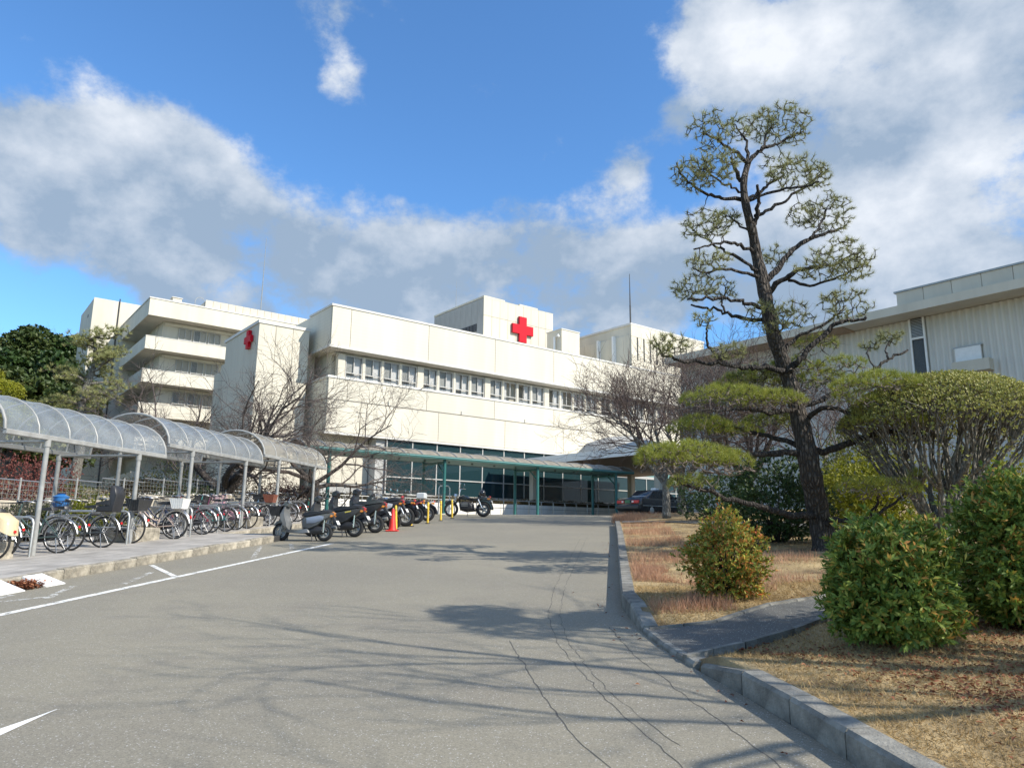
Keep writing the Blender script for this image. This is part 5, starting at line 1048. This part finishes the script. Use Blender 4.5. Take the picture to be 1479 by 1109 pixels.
b_ = at(1235, 760, 21); s_, l_ = X2S(b_[0], b_[1]); bush('shrub', 'olive clipped shrub far behind the pine trunk', lpt(s_, l_), 1.2, .9, 2.3, M_olive, 1800, .09, .03)
b_ = at(1040, 760, 24); s_, l_ = X2S(b_[0], b_[1]); bush('shrub', 'dark leafy shrub below bare trees left of pine', lpt(s_, l_), 1.3, .9, 1.5, M_dkl, 1500, .09, .03)
# umbrella tree
def umbrella(label, base, R_, H, dome, seed, shell_n, mats, leafm, Lf=.045, k1=8, k2=36, k3=280, cz=None):
    rg = np.random.default_rng(seed); o = thing('umbrella_tree', label, 'tree', tuple(float(v) for v in base)); m1, m2 = MB(), MB(); cz = H-dome
    def onshell(n, k=1.):
        a = rg.uniform(0, 2*math.pi, n); r = np.sqrt(rg.uniform(0, 1, n))*.98; return np.stack([r*np.cos(a)*R_, r*np.sin(a)*R_, cz+dome*np.sqrt(1-r**2*.92)*k], 1)+np.array([.25, 0, 0])
    tips = onshell(k3, .93); sub = onshell(k2, .9)*np.array([.72, .72, .72]); lim = np.array([[math.cos(a)*R_*.24, math.sin(a)*R_*.24, H*.30+rg.uniform(-.1, .15)] for a in np.linspace(0, 2*math.pi, k1, endpoint=False)+rg.uniform(-.2, .2, k1)])
    b0 = np.array([0, 0, H*.10]); m1.tube([(0, 0, -.1), (0, 0, H*.06), b0], [.17, .14, .13], 10)
    for a in lim: m1.tube(spline([b0-np.array([0, 0, .1]), (b0+a)/2+np.array([a[0]*.15, a[1]*.15, -.02]), a], 4), list(np.linspace(.085, .05, 9)), 7, False)
    for s in sub:
        a = lim[np.argmin(np.linalg.norm((lim-s)[:, :2]*1.0, axis=1)+rg.uniform(0, .3, k1))]; mid = (a+s)/2+rg.normal(size=3)*.05+np.array([s[0]*.06, s[1]*.06, -.04]); m1.tube(spline([a, mid, s], 4), list(np.linspace(.038, .02, 9)), 6, False)
    for t in tips:
        a = sub[np.argmin(np.linalg.norm(sub-t*np.array([.75, .75, .72]), axis=1))]; mid = (a+t)/2+rg.normal(size=3)*.05; m2.tube(spline([a, mid, t], 3), list(np.linspace(.014, .005, 7)), 4, False)
        for _ in range(2): e = t+rg.normal(size=3)*np.array([.16, .16, .05]); m2.tube([mid*.4+t*.6, e], [.008, .004], 3, False)
    m1.build('trunk', mats[0], o, 'all'); m2.build('branches', mats[0], o, 'all')
    P_ = onshell(shell_n); P_[:, 2] += -np.abs(RNG.normal(size=shell_n))*np.where(RNG.random(shell_n) < .8, .10, .45)+.04; A = norm((P_-np.array([.25, 0, cz]))/np.array([R_, R_, dome])+np.array([0, 0, .3])); V, Fc = whorls(P_, A, 5, Lf, Lf*.45); link('crown', npmesh('crown', V, Fc, leafm), o)
    return o
ub = at(1362, 778, 13.2); umbrella('pale many-stemmed umbrella tree with flat domed crown, right', (ub[0], ub[1], lz(*X2S(ub[0], ub[1]))-.02), 1.85, 3.1, 1.4, 5, 9500, (M_pale,), M_oliveg, .05, 9, 60, 560)

# trees standing right of the view: they throw the shadows across the road
def cloudtree(label, base, pads, mat, seed):
    o = thing('cloud_pruned_tree', label, 'tree', tuple(float(v) for v in base)); b = np.array(base); m = MB(); top = np.mean([p[:3] for p in pads], 0)-b
    tp_ = spline([(0, 0, -.1), (.1, .1, top[2]*.35), (top[0]*.6, top[1]*.6, top[2]*.7), top], 4); m.tube(tp_, list(np.linspace(.14, .06, len(tp_))), 9)
    V = []; F_ = []; k = 0
    for x, y, z, r in pads:
        c = np.array([x, y, z])-b; j = np.argmin(np.linalg.norm(tp_-c*np.array([.5, .5, .85]), axis=1)); m.tube(spline([tp_[j], (tp_[j]+c)/2+np.array([0, 0, -.1]), c], 4), list(np.linspace(.055, .02, 9)), 6)
        d = rsph(520); P_ = c+d*RNG.uniform(.6, 1.02, (520, 1))*np.array([r, r, r*.6]); v, f = whorls(P_, d+np.array([0, 0, .4]), 6, .07, .03); V.append(v); F_.append(f+k); k += len(v)
    m.build('trunk', M_pbark, o, 'all'); link('crown', npmesh('crown', np.vstack(V), np.vstack(F_), mat), o)
cloudtree('cloud-pruned tree out of view right of azaleas, casting rounded shadows', lpt(6.0, 6.4), [(5.7, 6.15, 6.2, .5), (6.3, 5.15, 6.2, .58), (7.1, 5.6, 6.2, .45), (7.4, 4.8, 5.4, .5), (6.7, 5.3, 7.0, .45), (7.6, 5.6, 6.6, .4)], M_dkl, 3)
bare('bare_tree', 'bare tree out of view at right, casting branch shadows on road', lpt(4.9, 7.0), 8.2, 6, .5, .1, (M_cbark, M_ctwig), 31, r0=.15, trunk=.3, kids=(6, 6, 4), lev=4)

# ------------------------------------------------------------------ left side: wall, fence, hedges, shrubs, trees
wl = thing('garden_wall', 'low beige concrete wall with wire mesh fence behind the cycles', 'wall', G(8, -15.6, .1), ROADROT)
gz_ = lambda x: float(PR(8+x))-float(PR(8))
M_gwall = M('garden wall concrete', (.50, .45, .36), .85, .2, 1.4, .3, rand=.06)
for k in range(10):
    x0 = 2*k; q = MB().bbox(.008, 1.992, -.12, .12, -.2, .95, .015).mesh('wall_block', M_gwall) if k == 0 else q
    link('wall_block', q, wl, (x0, 0, gz_(x0+1)))
    MB().tube([(x0+1, 0, gz_(x0+1)+.9), (x0+1, 0, gz_(x0+1)+1.55)], .025, 6).build('fence_post', M_steelp, wl)
    m = MB(); z0 = gz_(x0+1)+1.0
    for i in range(13): m.tube([(x0+i*.16, 0, z0-.02), (x0+i*.16, 0, z0+.5)], .004, 3, False)
    for i in range(5): m.tube([(x0, 0, z0+i*.12), (x0+2, 0, z0+i*.12)], .004 if i < 4 else .016, 4, False)
    m.build('mesh_panel', M_steel, wl)
def bedpt(s, l): x, y = S2X(s, l); return (x, y, float(PR(s))+.1+max(0, -l-18)*.09)
hl = ['yellow-green clipped shrub behind leftmost bicycles', 'yellow-green clipped shrub behind the bicycle with blue bag', 'yellow-green clipped shrub beside black child seat', 'yellow-green clipped shrub behind wide black rear basket', 'yellow-green clipped shrub behind the white rear basket']
for k, s in enumerate((11.6, 13.4, 16.2, 17.6, 19.0)): bush('hedge_shrub', hl[k], bedpt(s, -14.5), .8, .45, .95, M_yel if k != 2 else M_olive, 900, .075, .03, group='clipped shrubs behind the cycles')
for k, (px, D, rx, H, mt, lb) in enumerate(((5, 24, 1.3, 2.0, M_redleaf, 'red-leaved shrub at left edge beyond the garden wall'), (58, 25, 1.2, 2.1, M_redleaf, 'second red-leaved shrub beyond garden wall, near the post'), (100, 26, .9, 1.3, M_olive, 'olive shrub beyond garden wall near tree trunk'), (178, 28, 1.0, 1.4, M_brownhedge, 'brown winter shrub beyond garden wall between the shelters'), (210, 29, 1.3, 1.5, M_brownhedge, 'rusty shrub beyond garden wall near the cherry'), (245, 30, 1.4, 2.2, M_olive, 'tall olive shrub left of the cherry trunk'), (345, 33, 1.3, 2.0, M_brownhedge, 'reddish brown shrub right of cherry trunk'), (410, 36, 1.3, 1.5, M_redleaf, 'red-flowered shrub near the far shelter end'), (435, 37, 1.4, 1.2, M_brownhedge, 'dark low shrub beside first teal post'), (270, 27, 1.5, 1.2, M_dkl, 'dark low shrub at the cherry foot'))):
    p = at(px, 720, D); s_, l_ = X2S(p[0], p[1]); bush('shrub', lb, bedpt(s_, l_) if l_ < -15 else (p[0], p[1], float(PR(s_))+.05), rx, rx*.8, H, mt, 1300, .065, .03, per=6)
# planter hedges in front of the lobby
def hedge(label, u0, u1, v, z, h, mat, n):
    o = thing('planter_hedge', label, 'hedge', UV(u0, v, z), BR); P_ = np.stack([RNG.uniform(0, u1-u0, n), RNG.uniform(-.35, .35, n), RNG.uniform(.0, 1, n)**.6*h], 1); P_[:, 2] *= 1+.25*np.sin(P_[:, 0]*1.3)*np.sin(P_[:, 0]*3.1)
    V, Fc = whorls(P_, norm(RNG.normal(size=(n, 3))+np.array([0, -.4, .7])), 6, .11, .05); link('foliage', npmesh('foliage', V, Fc, mat), o)
    m = MB()
    for x in np.arange(.1, u1-u0, .4): m.tube([(x, 0, -.1), (x+.05, .03, h*.8)], .015, 4, False)
    m.build('stems', M_ptwig, o)
hedge('brown winter hedge on planter wall left of the lobby glass', -10, 3.4, -1.5, 3.22, .48, M_brownhedge, 1600); hedge('brown winter hedge on planter wall in front of lobby glass', 3.8, 26, -1.5, 3.22, .50, M_brownhedge, 2600)
hedge('brown flat hedge behind the forecourt handrail', 5.4, 24, -4.9, 3.1, .5, M_brownhedge, 2600)
# clipped cloud topiary above the first shelter
def topiary(label, lobes, base, mat):
    o = thing('clipped_topiary', label, 'tree', base); b = np.array(base); V = []; F_ = []; k = 0; m = MB()
    for x, y, z, rx, rz in lobes:
        c = np.array([x, y, z])-b; d = rsph(1500); v, f = whorls(c+d*RNG.uniform(.8, 1.0, (1500, 1))*np.array([rx, rx, rz]), d, 5, .07, .035); V.append(v); F_.append(f+k); k += len(v); m.tube(spline([(0, 0, 0), (c[0]*.4, c[1]*.4, c[2]*.5), c], 4), [.12-.008*i for i in range(9)], 7)
    m.build('trunk', M_pbark, o, 'all'); link('crown', npmesh('crown', np.vstack(V), np.vstack(F_), mat), o)
l1 = at(0, 565, 26); l2 = at(8, 598, 25); l3 = at(-30, 545, 26); bs = at(-10, 700, 26); s_, l_ = X2S(bs[0], bs[1])
topiary('yellow-green clipped cloud tree above the roof of nearest shelter', [(*l1, .78, .42), (*l2, .9, .42), (*l3, .8, .5)], tuple(float(v) for v in (bs[0], bs[1], float(PR(s_))+.3)), M_yel)
# left pine in front of the end tower
def smallpine(label, base, H, seed, D):
    rg = np.random.default_rng(seed); o = thing('pine_tree', label, 'tree', tuple(float(v) for v in base)); m = MB(); q = spline([(0, 0, -.2), (.1, 0, H*.3), (-.1, 0, H*.55), (.25, .1, H*.78), (.1, 0, H*.97)], 5); m.tube(q, list(np.linspace(.3, .09, len(q))), 9)
    T_ = []; Dd = []; tw = MB()
    for k in range(30):
        f = .25+.73*k/30; a = rg.uniform(0, 6.28); L = H*(.22-.09*f)*rg.uniform(.7, 1.35); st = q[min(int(f*len(q)), len(q)-1)]; d = np.array([math.cos(a), math.sin(a)*.8, rg.uniform(.0, .35)]); e = st+d*L; p = spline([st, st+d*L*.5+rg.normal(size=3)*.15+np.array([0, 0, -.1]), e], 4); m.tube(p, list(np.linspace(.09, .03, len(p))), 6)
        n = 34; t = st+(e-st)*rg.uniform(.45, 1.12, (n, 1))+rg.normal(size=(n, 3))*np.array([.34, .34, .18])+np.array([0, 0, .12]); net_twigs(p[4:], t, tw, .014, .1); T_.append(t); Dd.append(rg.normal(size=(n, 3))*.4+np.array([0, 0, .8]))
    m.build('trunk', M_pale, o, 'all'); tw.build('twigs', M_ptwig, o)['kind'] = 'stuff'; V, Fc = tufts(np.vstack(T_), np.vstack(Dd), 30, .26, .022); link('needles', npmesh('needles', V, Fc, M_needle), o)
p = at(108, 690, 42); smallpine('shaggy pine with pale trunk before the end stair tower', (p[0], p[1], 4.1), 8.7, 5, 42)
# wooded hill behind
hx, hy = -88., 118.
V = []; n = 26
for i in range(n):
    for j in range(n): x = hx-70+140*i/(n-1); y = hy-60+120*j/(n-1); V.append((x, y, 1.5+21*math.exp(-((x-hx)/34)**2-((y-hy)/32)**2)))
i, j = np.meshgrid(np.arange(n-1), np.arange(n-1), indexing='ij'); a = (i*n+j).ravel(); o = link('hill', npmesh('hill', V, np.stack([a, a+n, a+n+1, a+1], 1), M('hill soil', (.07, .075, .035), .95, .3, .2), True)); o['kind'] = 'structure'
def forest(label, x, y, zb, H, R_, seed, mat):
    rg = np.random.default_rng(seed); o = thing('evergreen_tree', label, 'tree', (x, y, zb), group='evergreen trees on the hill'); m = MB(); m.tube([(0, 0, -.5), (.2, 0, H*.4), (0, .1, H*.8)], [.32, .22, .08], 7)
    P_ = []; A = []
    for k in range(16):
        c = np.array([*(rg.normal(size=2)*R_*.45), H*rg.uniform(.4, .92)]); r = R_*rg.uniform(.3, .5); d = rsph(150); P_.append(c+d*RNG.uniform(.6, 1.05, (150, 1))*r*np.array([1, 1, .75])); A.append(d+np.array([0, 0, .5])); m.tube([(0, 0, H*.35), c*.6+np.array([0, 0, H*.15]), c], [.12, .08, .03], 5, False)
    m.build('trunk', M_cbark, o); V, Fc = whorls(np.vstack(P_), np.vstack(A), 6, .55, .3); link('crown', npmesh('crown', V, Fc, mat), o)
fl = [(5, 585, 60, 'leafy tree at the left edge of hill foot'), (45, 560, 66, 'broad dark evergreen left of the shaggy pine'), (85, 565, 70, 'dark evergreen directly behind the shaggy pine'), (20, 520, 84, 'olive evergreen high on hill at far left'), (60, 505, 88, 'highest evergreen on the hill crest'), (95, 520, 92, 'evergreen on hill crest nearest the stair tower'), (-15, 540, 70, 'evergreen half cut by the left edge'), (30, 600, 58, 'low evergreen above shelter roof'), (70, 605, 60, 'low evergreen just left of pine trunk')]
for k, (px, py, D, lb) in enumerate(fl):
    c = at(px-14, py+14, D); H = 11. if k > 2 else 10; H = min(H, c[2]+1.2); forest(lb, float(c[0]), float(c[1]), float(c[2]-H*.62), H, 3.9, 50+k, (M_forest, M_dkl, M_forest, M_olive)[k % 4])
for k, (px, lb) in enumerate(((100, 'thin bare tree poking above the hill evergreens near tower'), (5, 'thin bare tree poking above hill evergreens at left edge'))):
    c = at(px, 520, 95); bare('bare_tree', lb, (c[0], c[1], c[2]-5), 10., 5, .5, .15, (M_cbark, M_ctwig), 70+k, r0=.16, kids=(5, 5, 4))

# ------------------------------------------------------------------ dry grass and fallen leaves
def blades(name, label, cat, S_, L_, zf, h, wd, mat, lean=.5):
    n = len(S_); x, y = S2X(S_, L_); z = np.array([zf(a, b) for a, b in zip(S_, L_)]); P_ = np.stack([x, y, z-.005], 1); d = norm(np.stack([RNG.normal(size=n)*lean, RNG.normal(size=n)*lean, np.ones(n)], 1)); q = norm(np.cross(d, rsph(n))); hh = h*RNG.uniform(.5, 1.2, (n, 1))
    V = np.stack([P_-q*wd/2, P_+q*wd/2, P_+d*hh], 1).reshape(-1, 3); o = link(name, npmesh(name, V, np.arange(3*n).reshape(-1, 3), mat)); return tag(o, label, cat, kind='stuff')
def onpath(s, l):
    sa = np.interp(l, [q[1] for q in pa], [q[0] for q in pa]); sb = np.interp(l, [q[1] for q in pb], [q[0] for q in pb]); return (s > sa-.08) & (s < sb+.08)
def scatter(n, s0, s1, l0, l1, f=None):
    s = RNG.uniform(s0, s1, n); k = np.array([kr(v) for v in s]); l = k+.2+RNG.uniform(l0, l1, n); ok = ~onpath(s, l)
    if f is not None: ok &= f(s, l)
    return s[ok], l[ok]
pat = lambda s, l: (np.sin(s*2.3+l*1.1)+np.sin(l*3.1-s*.9)+np.sin(s*5.1+l*4.7)*.6) > .1
a, b = scatter(110000, 2.5, 10.5, 0, 4.5); a2, b2 = scatter(40000, 10, 26, 0, 8); blades('dry_lawn_grass', 'short straw-coloured lawn grass right of the kerb', 'grass', np.r_[a, a2], np.r_[b, b2], lz, .06, .0075, M_straw, 1.5)
a, b = scatter(9000, 8.6, 13.0, 0, .9, pat); a2, b2 = scatter(9000, 13, 24, .0, 1.3, lambda s, l: np.sin(s*1.9) > -.1); a3, b3 = scatter(4000, 9.6, 13.5, 1.4, 3.6, pat); blades('tall_dry_grass', 'pinkish dry grass stalks along the kerb edge', 'grass', np.r_[a, a2, a3], np.r_[b, b2, b3], lz, .17, .007, M_pink, .4)
n = 11000; a = RNG.normal(29.3, 1.3, n); b = np.array([rright(v) for v in a])+.1+np.abs(RNG.normal(size=n))*1.5+.25*np.sin(a*3.1); blades('tall_dry_grass', 'reddish dry grass clump in front of the taxi', 'grass', a, b, lambda s, l: float(PR(s))+.03, .30, .014, M_pink, .5)
def litter(name, label, S_, L_, zf, sz, mat):
    n = len(S_); x, y = S2X(S_, L_); z = np.array([zf(u, v) for u, v in zip(S_, L_)]); d = norm(np.stack([RNG.normal(size=n), RNG.normal(size=n), RNG.normal(size=n)*.25], 1)); nn = norm(np.stack([RNG.normal(size=n)*.35, RNG.normal(size=n)*.35, np.ones(n)], 1))
    V, Fc = leaves(np.stack([x, y, z+.012], 1), d, nn, sz*RNG.uniform(.6, 1.2, n), sz*.5, .35); return tag(link(name, npmesh(name, V, Fc, mat)), label, 'leaves', kind='stuff')
a, b = scatter(26000, 2.2, 8.3, .35, 4.6, lambda s, l: RNG.random(len(s)) < np.clip((np.sin(s*1.7+l*2)+np.sin(l*2.6))*.4+.1+.3*(l > 1.6), .04, 1)); a2, b2 = scatter(500, 9, 16, .3, 5)
litter('fallen_leaves', 'rust-brown fallen leaves under the dark azaleas', np.r_[a, a2], np.r_[b, b2], lz, .046, M_litter)
n = 420; litter('fallen_leaves', 'brown leaf pile between the white kerb ramps', RNG.normal(9.97, .10, n), RNG.uniform(-9.02, -8.66, n), lambda s, l: float(PR(s))+RNG.uniform(0, .09), .07, M_litter)
n = 60; a = RNG.uniform(3, 20, n); litter('fallen_leaves', 'few stray leaves on the asphalt by the right kerb', a, np.array([kr(v) for v in a])-np.abs(RNG.normal(size=n))*.25-.03, lambda s, l: float(PR(s)), .045, M_litter)
